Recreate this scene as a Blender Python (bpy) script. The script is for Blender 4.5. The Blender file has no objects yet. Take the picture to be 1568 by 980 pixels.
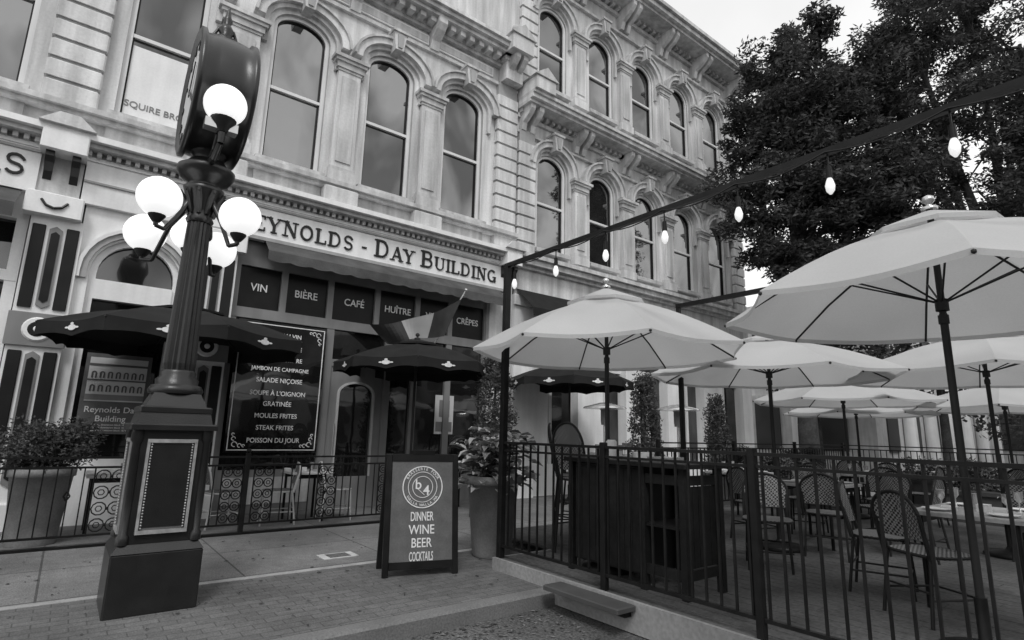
import bpy, math, random
from mathutils import Matrix, Vector
random.seed(7)
PI=math.pi
# ---------------------------------------------------------------- materials
MATS={}
def mat(name,base,rough=.7,var=.15,scale=3.0,fine=0,fscale=60,bump=0,bscale=60,metal=0,emit=0,transl=0,streak=0):
    m=bpy.data.materials.new(name);m.use_nodes=True;nt=m.node_tree;N=nt.nodes;L=nt.links
    b=N['Principled BSDF'];b.inputs['Roughness'].default_value=rough;b.inputs['Metallic'].default_value=metal
    b.inputs['Specular IOR Level'].default_value=.5 if name=='black_paint' else (.18 if base<.1 else .4)
    tc=N.new('ShaderNodeTexCoord')
    val=None
    def chain(val,vec,sc,amt,det=2):
        n=N.new('ShaderNodeTexNoise');n.inputs['Scale'].default_value=sc;n.inputs['Detail'].default_value=det
        L.new(vec,n.inputs['Vector'])
        mr=N.new('ShaderNodeMapRange');mr.inputs[1].default_value=.3;mr.inputs[2].default_value=.7
        mr.inputs[3].default_value=1-amt;mr.inputs[4].default_value=1+amt;L.new(n.outputs['Fac'],mr.inputs[0])
        mu=N.new('ShaderNodeMath');mu.operation='MULTIPLY';L.new(mr.outputs[0],mu.inputs[0])
        if val is None: mu.inputs[1].default_value=base
        else: L.new(val,mu.inputs[1])
        return mu.outputs[0]
    ob=tc.outputs['Object']
    val=chain(None,ob,scale,var)
    if fine: val=chain(val,ob,fscale,fine,2)
    if streak:
        mp=N.new('ShaderNodeMapping');mp.inputs['Scale'].default_value=(5,5,.5);L.new(ob,mp.inputs[0])
        val=chain(val,mp.outputs[0],1.2,streak,4)
    L.new(val,b.inputs['Base Color'])
    if bump:
        n=N.new('ShaderNodeTexNoise');n.inputs['Scale'].default_value=bscale;n.inputs['Detail'].default_value=3;L.new(ob,n.inputs['Vector'])
        bp=N.new('ShaderNodeBump');bp.inputs['Strength'].default_value=bump;bp.inputs['Distance'].default_value=.02
        L.new(n.outputs['Fac'],bp.inputs['Height']);L.new(bp.outputs[0],b.inputs['Normal'])
    if emit:
        b.inputs['Emission Color'].default_value=(1,1,1,1);b.inputs['Emission Strength'].default_value=emit;m.cycles.emission_sampling='NONE'
    if transl:
        t=N.new('ShaderNodeBsdfTranslucent');L.new(val,t.inputs['Color'])
        mx=N.new('ShaderNodeMixShader');mx.inputs[0].default_value=transl
        L.new(b.outputs[0],mx.inputs[1]);L.new(t.outputs[0],mx.inputs[2]);L.new(mx.outputs[0],N['Material Output'].inputs[0])
    MATS[name]=m;return m
def glassmat(name,refl,dark=.02):
    m=mat(name,dark,.06,.3,1.0);nt=m.node_tree;N=nt.nodes;L=nt.links
    g=N.new('ShaderNodeBsdfGlossy');g.inputs['Roughness'].default_value=.03;g.inputs['Color'].default_value=(.95,.95,.95,1)
    n=N.new('ShaderNodeTexNoise');n.inputs['Scale'].default_value=1.3;tc=N.new('ShaderNodeTexCoord');L.new(tc.outputs['Object'],n.inputs['Vector'])
    bp=N.new('ShaderNodeBump');bp.inputs['Strength'].default_value=.25;bp.inputs['Distance'].default_value=.03;L.new(n.outputs['Fac'],bp.inputs['Height']);L.new(bp.outputs[0],g.inputs['Normal'])
    mx=N.new('ShaderNodeMixShader')
    mp=N.new('ShaderNodeMapping');mp.inputs['Scale'].default_value=(.9,.9,.55);L.new(tc.outputs['Object'],mp.inputs[0])
    n2=N.new('ShaderNodeTexNoise');n2.inputs['Scale'].default_value=.8;n2.inputs['Detail'].default_value=3;n2.inputs['Distortion'].default_value=.6;L.new(mp.outputs[0],n2.inputs['Vector'])
    mr=N.new('ShaderNodeMapRange');mr.inputs[1].default_value=.36;mr.inputs[2].default_value=.62;mr.inputs[3].default_value=refl*.35;mr.inputs[4].default_value=refl*1.35  # noise paints uneven reflection into the glass by varying its mirror share
    L.new(n2.outputs['Fac'],mr.inputs[0]);L.new(mr.outputs[0],mx.inputs[0])
    L.new(N['Principled BSDF'].outputs[0],mx.inputs[1]);L.new(g.outputs[0],mx.inputs[2]);L.new(mx.outputs[0],N['Material Output'].inputs[0])
def brickmat(name,c1,c2,mortar,w,h,ms,rough=.85,off=.5,rot=0,fine=.2,bump=.3):
    m=bpy.data.materials.new(name);m.use_nodes=True;nt=m.node_tree;N=nt.nodes;L=nt.links;b=N['Principled BSDF'];b.inputs['Roughness'].default_value=rough
    tc=N.new('ShaderNodeTexCoord');mp=N.new('ShaderNodeMapping');mp.inputs['Rotation'].default_value=(0,0,rot);L.new(tc.outputs['Object'],mp.inputs[0])
    bt=N.new('ShaderNodeTexBrick');bt.inputs['Scale'].default_value=1;bt.inputs['Brick Width'].default_value=w;bt.inputs['Row Height'].default_value=h;bt.inputs['Mortar Size'].default_value=ms;bt.offset=off
    bt.inputs['Color1'].default_value=(c1,)*3+(1,);bt.inputs['Color2'].default_value=(c2,)*3+(1,);bt.inputs['Mortar'].default_value=(mortar,)*3+(1,)
    L.new(mp.outputs[0],bt.inputs['Vector'])
    col=bt.outputs['Color']
    for sc,am in ((90,fine),(1.1,.25),(9,.12)):
        n=N.new('ShaderNodeTexNoise');n.inputs['Scale'].default_value=sc;n.inputs['Detail'].default_value=4;L.new(tc.outputs['Object'],n.inputs['Vector'])
        mr=N.new('ShaderNodeMapRange');mr.inputs[1].default_value=.3;mr.inputs[2].default_value=.7;mr.inputs[3].default_value=1-am;mr.inputs[4].default_value=1+am;L.new(n.outputs['Fac'],mr.inputs[0])
        vm=N.new('ShaderNodeVectorMath');vm.operation='SCALE';L.new(col,vm.inputs[0]);L.new(mr.outputs[0],vm.inputs['Scale']);col=vm.outputs[0]
        if sc==90: fn=n
    L.new(col,b.inputs['Base Color'])
    bp=N.new('ShaderNodeBump');bp.inputs['Strength'].default_value=bump;bp.inputs['Distance'].default_value=.01
    L.new(fn.outputs['Fac'],bp.inputs['Height']);L.new(bp.outputs[0],b.inputs['Normal'])
    MATS[name]=m
def weavemat(name,sc,a,bv):
    m=bpy.data.materials.new(name);m.use_nodes=True;nt=m.node_tree;N=nt.nodes;L=nt.links;b=N['Principled BSDF'];b.inputs['Roughness'].default_value=.5
    tc=N.new('ShaderNodeTexCoord');ck=N.new('ShaderNodeTexChecker');ck.inputs['Scale'].default_value=sc
    ck.inputs['Color1'].default_value=(a,a,a,1);ck.inputs['Color2'].default_value=(bv,bv,bv,1)
    L.new(tc.outputs['Object'],ck.inputs['Vector']);L.new(ck.outputs['Color'],b.inputs['Base Color']);MATS[name]=m
mat('stone',.56,.75,.18,.5,.06,25,.2,30,streak=.26)
mat('stone_trim',.49,.7,.17,1.0,.06,25,.2,30,streak=.28)
mat('stone_dark',.34,.7,.12,1.0,.05,25,.12,40,streak=.12)
mat('shaded_reveal_stone',.40,.75,.15,1.0,.06,25,.15,30,streak=.2)  # darker copy of stone, paints recess shade into the window reveals
mat('white_paint',.78,.5,.06,1.5,.03,30,streak=.08)
mat('window_frame',.68,.45,.06,2)
mat('panel_dark',.018,.4,.2,3)
mat('letter_dark',.03,.6,.1,3)
mat('storefront_frame',.20,.5,.12,2,streak=.1)
mat('brick_side',.22,.85,.2,2,.2,30)
mat('black_paint',.014,.32,.25,6,bump=.08,bscale=90)
mat('black_rail',.012,.4,.3,8)
mat('black_fabric',.018,.8,.2,4)
mat('awning_fabric',.085,.85,.25,3,.1,60)
mat('flag_dark',.05,.85,.2,3)
mat('awning_light',.4,.85,.1,3)
mat('canvas',.64,.85,.07,1.2,.03,80,.35,5,transl=.40)
mat('umbrella_rib',.03,.5,.1,5)
mat('chalk',.75,.7,.12,20)
mat('board_gray',.11,.6,.15,8,.1,60)
mat('board_black',.012,.35,.2,5)
mat('globe',.9,.25,.01,2,emit=.75)
mat('gold_trim',.4,.35,.2,20,metal=.3)
mat('silver',.6,.2,.1,6,metal=.7)
mat('curb',.17,.85,.15,2,.2,60,.2,60)
mat('joint_light',.34,.85,.2,5,.15,60)
mat('asphalt',.10,.9,.3,1.2,.55,45,1.0,60)
mat('ground',.10,.9,.2,.3,.2,10)
mat('deck_wood',.095,.75,.35,1.3,.25,30,.1,40)
mat('deck_fascia',.25,.8,.2,1.5,.15,30)
mat('planter_pot',.20,.8,.25,3,.12,50,.1,60)
mat('planter_dark',.07,.7,.2,3)
mat('bark',.06,.9,.3,4,.2,20,.5,20)
mat('leaf_tree',.062,.6,.55,1.3,.4,9,transl=.25)
mat('leaf_light',.42,.6,.35,4,.25,20,transl=.2)
mat('leaf_shrub',.085,.7,.4,4,.3,25,transl=.2)
mat('table_wood',.35,.6,.2,3,.15,30)
mat('cabinet_wood',.016,.5,.3,4,.2,30)
mat('bulb',.8,.1,.05,3,emit=.5)
mat('far_stone',.50,.8,.12,.3,.08,3,streak=.15)
mat('far_dark',.05,.5,.3,.5)
mat('paper',.6,.6,.06,4)
mat('metal_chair',.5,.4,.1,5)
mat('chair_frame',.022,.45,.2,8)
mat('lid_metal',.55,.6,.2,8)
glassmat('glass_upper',.21)
glassmat('glass_lower',.10,.01)
brickmat('paver',.105,.135,.068,.21,.105,.005,fine=.3)
brickmat('concrete_walk',.155,.175,.07,1.55,1.22,.010,off=0,fine=.45,bump=.4)
weavemat('weave',55,.012,.28)

# ---------------------------------------------------------------- mesh builder
class MB:
    def __init__(s):
        s.v=[];s.f=[];s.m=[];s.s=[];s.T=None
    def add(s,vs,fs,m,sm=False):
        o=len(s.v)
        if s.T is not None: vs=[tuple(s.T@Vector(v)) for v in vs]
        s.v+=[tuple(v) for v in vs]
        for f in fs: s.f.append(tuple(i+o for i in f));s.m.append(m);s.s.append(sm)
    def box(s,x0,x1,y0,y1,z0,z1,m):
        s.add([(x0,y0,z0),(x1,y0,z0),(x1,y1,z0),(x0,y1,z0),(x0,y0,z1),(x1,y0,z1),(x1,y1,z1),(x0,y1,z1)],
              [(0,3,2,1),(4,5,6,7),(0,1,5,4),(1,2,6,5),(2,3,7,6),(3,0,4,7)],m)
    def bbox(s,x0,x1,y0,y1,z0,z1,m,b=.01):
        def oct(i,z): 
            X0,X1,Y0,Y1=x0+i,x1-i,y0+i,y1-i
            return [(X0+b,Y0,z),(X1-b,Y0,z),(X1,Y0+b,z),(X1,Y1-b,z),(X1-b,Y1,z),(X0+b,Y1,z),(X0,Y1-b,z),(X0,Y0+b,z)]
        vs=oct(0,z0)+oct(0,z1-b)+oct(b,z1)
        fs=[tuple(range(7,-1,-1)),tuple(range(16,24))]
        for k in (0,8):
            for i in range(8): fs.append((k+i,k+(i+1)%8,k+8+(i+1)%8,k+8+i))
        s.add(vs,fs,m)
    def frustum(s,cx,cy,a0,b0,z0,a1,b1,z1,m):
        s.add([(cx-a0,cy-b0,z0),(cx+a0,cy-b0,z0),(cx+a0,cy+b0,z0),(cx-a0,cy+b0,z0),(cx-a1,cy-b1,z1),(cx+a1,cy-b1,z1),(cx+a1,cy+b1,z1),(cx-a1,cy+b1,z1)],
              [(0,3,2,1),(4,5,6,7),(0,1,5,4),(1,2,6,5),(2,3,7,6),(3,0,4,7)],m)
    def cyl(s,p0,p1,r0,r1,m,n=8,cap=True):
        p0=Vector(p0);p1=Vector(p1);d=p1-p0
        if d.length<1e-6:return
        d.normalize();a=d.orthogonal().normalized();b=d.cross(a)
        vs=[];fs=[]
        for p,r in((p0,r0),(p1,r1)):
            for i in range(n):
                t=2*PI*i/n;vs.append(p+a*(r*math.cos(t))+b*(r*math.sin(t)))
        for i in range(n): fs.append((i,(i+1)%n,n+(i+1)%n,n+i))
        s.add(vs,fs,m,n>5)
        if cap: s.add(vs,[tuple(range(n-1,-1,-1)),tuple(range(n,2*n))],m)
    def tube(s,pts,r,m,n=6):
        for i in range(len(pts)-1):
            a=r if not isinstance(r,(list,tuple)) else r[i];b=r if not isinstance(r,(list,tuple)) else r[i+1]
            s.cyl(pts[i],pts[i+1],a,b,m,n,True)
    def lathe(s,cx,cy,prof,m,n=24,flute=0,z=0):
        vs=[];fs=[];k=len(prof)
        for j,(r,zz) in enumerate(prof):
            for i in range(n):
                t=2*PI*i/n;rr=r*(1-(flute if i%2 else 0));vs.append((cx+rr*math.cos(t),cy+rr*math.sin(t),zz+z))
        for j in range(k-1):
            for i in range(n): fs.append((j*n+i,j*n+(i+1)%n,(j+1)*n+(i+1)%n,(j+1)*n+i))
        s.add(vs,fs,m,flute==0);s.add([vs[i] for i in range(n)]+[vs[(k-1)*n+i] for i in range(n)],[tuple(range(n-1,-1,-1)),tuple(range(n,2*n))],m)
    def sphere(s,c,r,m,n=24,sz=1):
        h=n//2;vs=[];fs=[]
        for j in range(h+1):
            ph=PI*j/h
            for i in range(n):
                t=2*PI*i/n;vs.append((c[0]+r*math.sin(ph)*math.cos(t),c[1]+r*math.sin(ph)*math.sin(t),c[2]+r*sz*math.cos(ph)))
        for j in range(h):
            for i in range(n): fs.append((j*n+i,(j+1)*n+i,(j+1)*n+(i+1)%n,j*n+(i+1)%n))
        s.add(vs,fs,m,True)
    def prism(s,pts,y0,y1,m):   # polygon in XZ
        n=len(pts);vs=[(x,y0,z) for x,z in pts]+[(x,y1,z) for x,z in pts]
        s.add(vs,[tuple(range(n)),tuple(range(2*n-1,n-1,-1))]+[(i,n+i,n+(i+1)%n,(i+1)%n) for i in range(n)],m)
    def prismx(s,pts,x0,x1,m):   # polygon in YZ extruded along X
        n=len(pts);vs=[(x0,y,z) for y,z in pts]+[(x1,y,z) for y,z in pts]
        s.add(vs,[tuple(range(n)),tuple(range(2*n-1,n-1,-1))]+[(i,n+i,n+(i+1)%n,(i+1)%n) for i in range(n)],m)
    def arch(s,cx,zb,spring,wi,ri,wo,ro,y0,y1,m,n=14):
        inn=[(cx-wi,zb)]+[(cx+wi*math.cos(PI-PI*i/n),spring+ri*math.sin(PI*i/n)) for i in range(n+1)]+[(cx+wi,zb)]
        out=[(cx-wo,zb)]+[(cx+wo*math.cos(PI-PI*i/n),spring+ro*math.sin(PI*i/n)) for i in range(n+1)]+[(cx+wo,zb)]
        k=len(inn);vs=[(x,y0,z) for x,z in inn]+[(x,y0,z) for x,z in out]+[(x,y1,z) for x,z in inn]+[(x,y1,z) for x,z in out]
        fs=[]
        for i in range(k-1):
            fs+=[(i,i+1,k+i+1,k+i),(k+i,k+i+1,3*k+i+1,3*k+i),(i+1,i,2*k+i,2*k+i+1)]
        fs+=[(0,k,3*k,2*k),(k-1,3*k-1,4*k-1,2*k-1)]
        s.add(vs,fs,m)
    def make(s,name,parent=None,loc=None,rot=None):
        me=bpy.data.meshes.new(name);me.from_pydata(s.v,[],s.f)
        names=[]
        for q in s.m:
            if q not in names:names.append(q)
        for q in names: me.materials.append(MATS[q])
        ix={q:i for i,q in enumerate(names)}
        me.polygons.foreach_set('material_index',[ix[q] for q in s.m]);me.polygons.foreach_set('use_smooth',s.s);me.update()
        o=bpy.data.objects.new(name,me);bpy.context.scene.collection.objects.link(o)
        if parent:o.parent=parent
        if loc:o.location=loc
        if rot:o.rotation_euler=rot
        return o
def empty(name):
    o=bpy.data.objects.new(name,None);bpy.context.scene.collection.objects.link(o);return o
def link_copy(src,name,loc,rz=0):
    o=bpy.data.objects.new(name,src.data);bpy.context.scene.collection.objects.link(o);o.location=loc;o.rotation_euler=(0,0,rz);return o
def txt(body,loc,size,m,parent,name,rot=(PI/2,0,0),ext=.004,align='CENTER',sx=1,sp=1.0):
    c=bpy.data.curves.new(name,'FONT');c.body=body;c.size=size;c.extrude=ext;c.align_x=align;c.space_character=sp
    c.offset=size*.008
    c.materials.append(MATS[m]);o=bpy.data.objects.new(name,c);bpy.context.scene.collection.objects.link(o)
    o.location=loc;o.rotation_euler=rot;o.scale=(sx,1,1);o.parent=parent;return o
# serif stroke letters
def arc(cx,cy,rx,ry,a0,a1,n=8): return [(cx+rx*math.cos(math.radians(a0+(a1-a0)*i/n)),cy+ry*math.sin(math.radians(a0+(a1-a0)*i/n))) for i in range(n+1)]
W,w_=.17,.085
LET={
'R':(.95,[(W,[(.2,0),(.2,1)])],[(w_*1.2,[(.2,.96)]+arc(.52,.735,.25,.225,90,-90)+[(.2,.51)]),(W,[(.52,.5),(.86,0)])],[(.2,0),(.2,1),(.86,0)]),
'E':(.85,[(W,[(.2,0),(.2,1)])],[(w_,[(.2,.96),(.76,.96),(.76,.78)]),(w_,[(.2,.5),(.58,.5)]),(w_,[(.2,.04),(.78,.04),(.78,.24)])],[(.2,0),(.2,1)]),
'Y':(.9,[(W,[(.45,0),(.45,.48)])],[(W,[(.12,1),(.45,.45)]),(w_,[(.8,1),(.45,.45)])],[(.45,0),(.12,1),(.8,1)]),
'N':(1.0,[(w_,[(.2,0),(.2,1)]),(w_,[(.82,0),(.82,1)])],[(W,[(.2,1),(.82,0)])],[(.2,0),(.2,1),(.82,1)]),
'O':(1.0,[],[(W*.8,arc(.5,.5,.36,.46,0,360,18))],[]),
'L':(.82,[(W,[(.2,0),(.2,1)])],[(w_,[(.2,.04),(.74,.04),(.74,.26)])],[(.2,0),(.2,1)]),
'D':(.98,[(W,[(.2,0),(.2,1)])],[(w_*1.4,[(.2,.96),(.4,.96)]+arc(.45,.5,.37,.46,90,-90,10)+[(.2,.04)])],[(.2,0),(.2,1)]),
'S':(.8,[],[(w_*1.4,[(.68,.76)]+arc(.4,.735,.25,.225,30,270,8)+arc(.4,.27,.27,.24,90,-150,8))],[]),
'A':(.95,[],[(w_,[(.14,0),(.48,1)]),(W,[(.48,1),(.84,0)]),(w_,[(.26,.33),(.7,.33)])],[(.14,0),(.84,0)]),
'B':(.9,[(W,[(.2,0),(.2,1)])],[(w_*1.3,[(.2,.96)]+arc(.5,.74,.22,.22,90,-90)+[(.2,.52)]),(w_*1.3,[(.5,.52)]+arc(.52,.28,.26,.24,90,-90)+[(.2,.04)])],[(.2,0),(.2,1)]),
'U':(.98,[(W,[(.2,.3),(.2,1)])],[(w_,[(.8,1)]+arc(.5,.3,.3,.26,0,-180))],[(.2,1),(.8,1)]),
'I':(.45,[(W,[(.22,0),(.22,1)])],[],[(.22,0),(.22,1)]),
'G':(1.0,[],[(W*.75,arc(.5,.5,.36,.46,45,335,14)),(W*.7,[(.82,.02),(.82,.42)]),(w_,[(.62,.42),(.92,.42)])],[]),
'-':(.5,[],[(w_*1.4,[(.1,.42),(.42,.42)])],[]),' ':(.45,[],[],[])}
def serif_text(mb,s,x0,x1,z,h,yf,m,big=()):
    tot=0;lay=[]
    for i,ch in enumerate(s):
        hh=h*1.25 if i in big else h
        lay.append((ch,hh));tot+=LET[ch][0]*hh*1.08
    k=(x1-x0)/tot;x=x0;e=0
    for ch,hh in lay:
        wd,a,b,ser=LET[ch];sx=hh*k
        for wt,pts in a+b:
            for p,q in zip(pts[:-1],pts[1:]):
                px,pz,qx,qz=x+p[0]*sx,z+p[1]*hh,x+q[0]*sx,z+q[1]*hh
                dx,dz=qx-px,qz-pz;l=math.hypot(dx,dz)
                if l<1e-5:continue
                nx,nz=-dz/l*wt*hh/2,dx/l*wt*hh/2;ex,ez=dx/l*wt*hh*.12,dz/l*wt*hh*.12
                e=(e+1)%7
                mb.prism([(px+nx-ex,pz+nz-ez),(px-nx-ex,pz-nz-ez),(qx-nx+ex,qz-nz+ez),(qx+nx+ex,qz+nz+ez)],yf-.02-e*.0012,yf,m)
        for sxx,sz in ser:
            cx=x+sxx*sx;zz=z+sz*hh;zz=zz if sz==0 else zz-.07*hh
            e=(e+1)%7;mb.box(cx-.19*hh,cx+.19*hh,yf-.021-e*.0012,yf,zz,zz+.07*hh,m)
        x+=wd*sx*1.08
# ---------------------------------------------------------------- leaves
def leaves(mb,c,rad,n,ln,wd,m,up=.0):
    V=[];F=[]
    for i in range(n):
        while True:
            x,y,z=random.uniform(-1,1),random.uniform(-1,1),random.uniform(-1,1)
            if x*x+y*y+z*z<1:break
        p=Vector((c[0]+x*rad[0],c[1]+y*rad[1],c[2]+z*rad[2]))
        d=Vector((random.gauss(0,1),random.gauss(0,1),random.gauss(0,.6)+up)).normalized()
        s=d.cross(Vector((random.gauss(0,1),random.gauss(0,1),random.gauss(0,1)))).normalized()
        l=ln*random.uniform(.6,1.3);w=wd*random.uniform(.7,1.2)
        o=len(V);V+=[p,p+d*l*.5+s*w*.5,p+d*l,p+d*l*.5-s*w*.5];F.append((o,o+1,o+2,o+3))
    mb.add(V,F,m)
def tree(name,base,th,tr,lobes,nl=200,ln=.16,wd=.058):
    E=empty(name);t=MB();bx,by,bz=base;top=Vector((bx+.15,by,bz+th))
    t.tube([(bx,by,bz),(bx+.03,by,bz+.3),(bx+.08,by+.03,bz+th*.5),tuple(top)],[tr*1.35,tr,tr*.9,tr*.75],'bark',10)
    c=MB()
    for (x,y,z,r,cnt) in lobes:
        P=Vector((x,y,z));mid=top.lerp(P,.5)+Vector((random.uniform(-.4,.4),random.uniform(-.4,.4),.5))
        t.tube([tuple(top),tuple(top.lerp(mid,.5)+Vector((0,0,.15))),tuple(mid),tuple(P)],[tr*.6,tr*.42,tr*.3,tr*.15],'bark',7)
        for k in range(cnt):
            d=Vector((random.gauss(0,1),random.gauss(0,1),random.gauss(0,.9))).normalized()*r*random.uniform(.35,1.08)
            q=P+d
            if k%2==0:
                mm=P.lerp(q,.5)+Vector((random.uniform(-.1,.1),random.uniform(-.1,.1),.12))
                t.tube([tuple(P.lerp(mid,random.random()*.4)),tuple(mm),tuple(q)],[.045,.03,.012],'bark',4)
            rr=random.uniform(.22,.5)*min(1,r/1.2)
            leaves(c,q,(rr*1.25,rr*1.25,rr*.7),int(nl*random.uniform(.6,1.2)),ln,wd,'leaf_tree')
    t.make('trunk_and_limbs',E);c.make('crown',E);return E

# ================================================================ GROUND
g=MB();g.box(-250,350,-250,350,-.5,-.17,'ground');g.make('ground')
g=MB();g.box(-80,200,-9,4.1,-.165,-.13,'asphalt');g.make('road')
g=MB();g.box(20,30,4.1,120,-.166,-.134,'asphalt');g.make('side_street')
g=MB();g.bbox(-60,20,4.1,4.26,-.13,.0,'curb',.02);g.make('curb')
g=MB();g.box(-60,20,4.26,5.97,-.13,-.004,'paver');g.box(-60,20,5.97,6.06,-.13,0.001,'joint_light');g.box(-60,20,6.06,10.9,-.13,-.002,'concrete_walk');g.make('sidewalk')
g=MB();g.box(30,200,4.1,100,-.13,.0,'concrete_walk');g.make('sidewalk')
g=MB();g.box(-80,200,-14,-9,-.13,.0,'concrete_walk');g.make('sidewalk')
random.seed(21)
g=MB()
for i in range(900):
    if i%3: x=random.uniform(.2,3.6);y=4.08-abs(random.gauss(0,.35));z=-.127
    else: x=random.uniform(-3,4);y=random.uniform(4.3,8.2);z=.003
    a_=random.uniform(0,6.28);l=random.uniform(.008,.03);w2=l*random.uniform(.3,.7);c_,s2=math.cos(a_),math.sin(a_);h_=random.uniform(.001,.008)
    g.add([(x-c_*l,y-s2*l,z),(x+s2*w2,y-c_*w2,z+h_),(x+c_*l,y+s2*l,z+.001),(x-s2*w2,y+c_*w2,z+h_)],[(0,1,2,3)],('joint_light','bark','curb')[i%3] if i%3 else 'bark')
g.make('fallen_leaves')
g=MB();g.T=Matrix.Translation((2.62,6.5,0));g.box(-.2,.2,-.13,.13,-.001,.006,'lid_metal')
for i in range(5): g.box(-.12,.12,-.09+i*.04,-.075+i*.04,.006,.010,'planter_dark')
g.make('utility_cover')

# ================================================================ MAIN BUILDING (2 storey)
YF=10.2
def wallbay(mb,xa,xb,za,zb,cx,w,sill,spring,rise,yf,dep,m,n=14):
    Lx,Rx=cx-w/2,cx+w/2
    q=lambda x0,x1,z0,z1:mb.add([(x0,yf,z0),(x1,yf,z0),(x1,yf,z1),(x0,yf,z1)],[(0,1,2,3)],m)
    q(xa,Lx,za,zb);q(Rx,xb,za,zb);q(Lx,Rx,za,sill)
    P=[(cx+w/2*math.cos(PI-PI*i/n),spring+rise*math.sin(PI*i/n)) for i in range(n+1)]
    for a,b in zip(P[:-1],P[1:]):
        mb.add([(a[0],yf,a[1]),(b[0],yf,b[1]),(b[0],yf,zb),(a[0],yf,zb)],[(0,1,2,3)],m)
    ring=[(Lx,sill)]+P+[(Rx,sill)]
    for a,b in zip(ring,ring[1:]+ring[:1]):
        mb.add([(a[0],yf,a[1]),(b[0],yf,b[1]),(b[0],yf+dep,b[1]),(a[0],yf+dep,a[1])],[(0,1,2,3)],'shaded_reveal_stone' if m=='stone' else m)
def window(fr,gl,cx,w,sill,spring,rise,yf,dep,rail=.5):
    y=yf+dep
    P=[(cx+w/2*math.cos(PI-PI*i/14),spring+rise*math.sin(PI*i/14)) for i in range(15)]
    ring=[(cx-w/2,sill)]+P+[(cx+w/2,sill)]
    gl.add([(a,y-.02,b) for a,b in ring],[tuple(range(len(ring)))],'glass_upper')
    fr.arch(cx,sill,spring,w/2-.075,rise-.07,w/2-.002,rise-.002,y-.10,y-.025,'window_frame')
    fr.box(cx-w/2+.076,cx+w/2-.076,y-.10,y-.025,sill+.001,sill+.09,'window_frame')
    zr=sill+(spring+rise-sill)*rail
    fr.box(cx-w/2+.076,cx+w/2-.076,y-.085,y-.024,zr-.03,zr+.03,'window_frame')
    fr.arch(cx,sill+.09,spring,w/2-.10,rise-.10,w/2-.076,rise-.076,y-.06,y-.023,'panel_dark')
def hood(mb,cx,w,spring,rise,yf,leg=.35):
    a=w/2
    mb.arch(cx,spring-leg,spring,a+.10,rise+.09,a+.19,rise+.17,yf-.08,yf,'stone_trim')
    mb.arch(cx,spring-.02,spring,a+.192,rise+.172,a+.33,rise+.30,yf-.17,yf,'stone')
    mb.arch(cx,spring-.02,spring,a+.332,rise+.302,a+.38,rise+.35,yf-.22,yf,'stone_trim')
    z=spring+rise
    mb.prism([(cx-.09,z+.04),(cx+.09,z+.04),(cx+.15,z+.44),(cx-.15,z+.44)],yf-.30,yf,'stone')
    mb.box(cx-.18,cx+.18,yf-.34,yf,z+.44,z+.50,'stone_trim')
    mb.prism([(cx-.045,z+.08),(cx+.045,z+.08),(cx+.07,z+.38),(cx-.07,z+.38)],yf-.335,yf-.301,'stone_dark')
def pil(mb,cx,w,z0,z1,yf,p=.12):
    mb.box(cx-w/2,cx+w/2,yf-p,yf,z0+.30,z1-.30,'stone')
    mb.box(cx-w/2+.08,cx+w/2-.08,yf-p-.025,yf-p+.001,z0+.42,z1-.42,'stone_trim')
    mb.box(cx-w/2-.05,cx+w/2+.05,yf-p-.06,yf,z0,z0+.22,'stone');mb.box(cx-w/2-.02,cx+w/2+.02,yf-p-.03,yf,z0+.22,z0+.30,'stone_trim')
    for i,(e,h0,h1) in enumerate(((.02,-.30,-.25),(.05,-.25,-.13),(.09,-.13,-.07),(.13,-.07,0))):
        mb.box(cx-w/2-e,cx+w/2+e,yf-p-e,yf,z1+h0,z1+h1,'stone_trim' if i%2 else 'stone')
def quoin(mb,x0,x1,z0,z1,yf,p=.14,h=.33):
    mb.box(x0+.03,x1-.03,yf-p+.035,yf,z0,z1,'stone_dark')
    z=z0+.02
    while z+h<z1:
        mb.bbox(x0,x1,yf-p,yf-.001,z,z+h-.05,'stone',.02);z+=h
def bracket(mb,cx,w,z0,z1,yf,p,m='stone'):
    mb.prismx([(yf,z0),(yf-p*.25,z0+.02),(yf-p*.35,z0+(z1-z0)*.35),(yf-p*.8,z0+(z1-z0)*.6),(yf-p,z0+(z1-z0)*.8),(yf-p,z1),(yf,z1)],cx-w/2,cx+w/2,m)
def run(mb,x0,x1,yf,steps,m=('stone','stone_trim')):
    for i,(z0,z1,p) in enumerate(steps): mb.box(x0,x1,yf-p,yf,z0,z1,m[i%2])
def dentils(mb,x0,x1,yf,z0,z1,p0,p1,st,wd,m):
    x=x0
    while x+wd<x1: mb.box(x,x+wd,yf-p1,yf-p0,z0,z1,m);x+=st

B=empty('corner_commercial_building')
wall=MB();tr=MB();fr=MB();gl=MB()
wins=[-1.72,.44,2.58,4.47,6.32]
bounds=[-5,-.63,1.5,3.52,5.40,7.86]
for i,cx in enumerate(wins):
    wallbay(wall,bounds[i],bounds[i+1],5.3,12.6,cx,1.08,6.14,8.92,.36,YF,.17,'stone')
    window(fr,gl,cx,1.08,6.14,8.92,.36,YF,.17,.48)
    hood(tr,cx,1.08,8.92,.36,YF,.5)
    tr.box(cx-.62,cx+.62,YF-.16,YF,6.045,6.14,'stone_trim')
    tr.box(cx-.60,cx+.60,YF-.05,YF,5.66,5.90,'stone_trim')
for cx in (3.52,5.40): pil(tr,cx,.46,6.06,8.72,YF)
pil(tr,1.52,.60,6.06,8.72,YF)
quoin(tr,-.98,-.30,6.06,10.0,YF);quoin(tr,7.20,7.82,5.62,9.9,YF)
run(tr,-5,7.84,YF,[(5.90,5.96,.16),(5.96,6.045,.24)])
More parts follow.
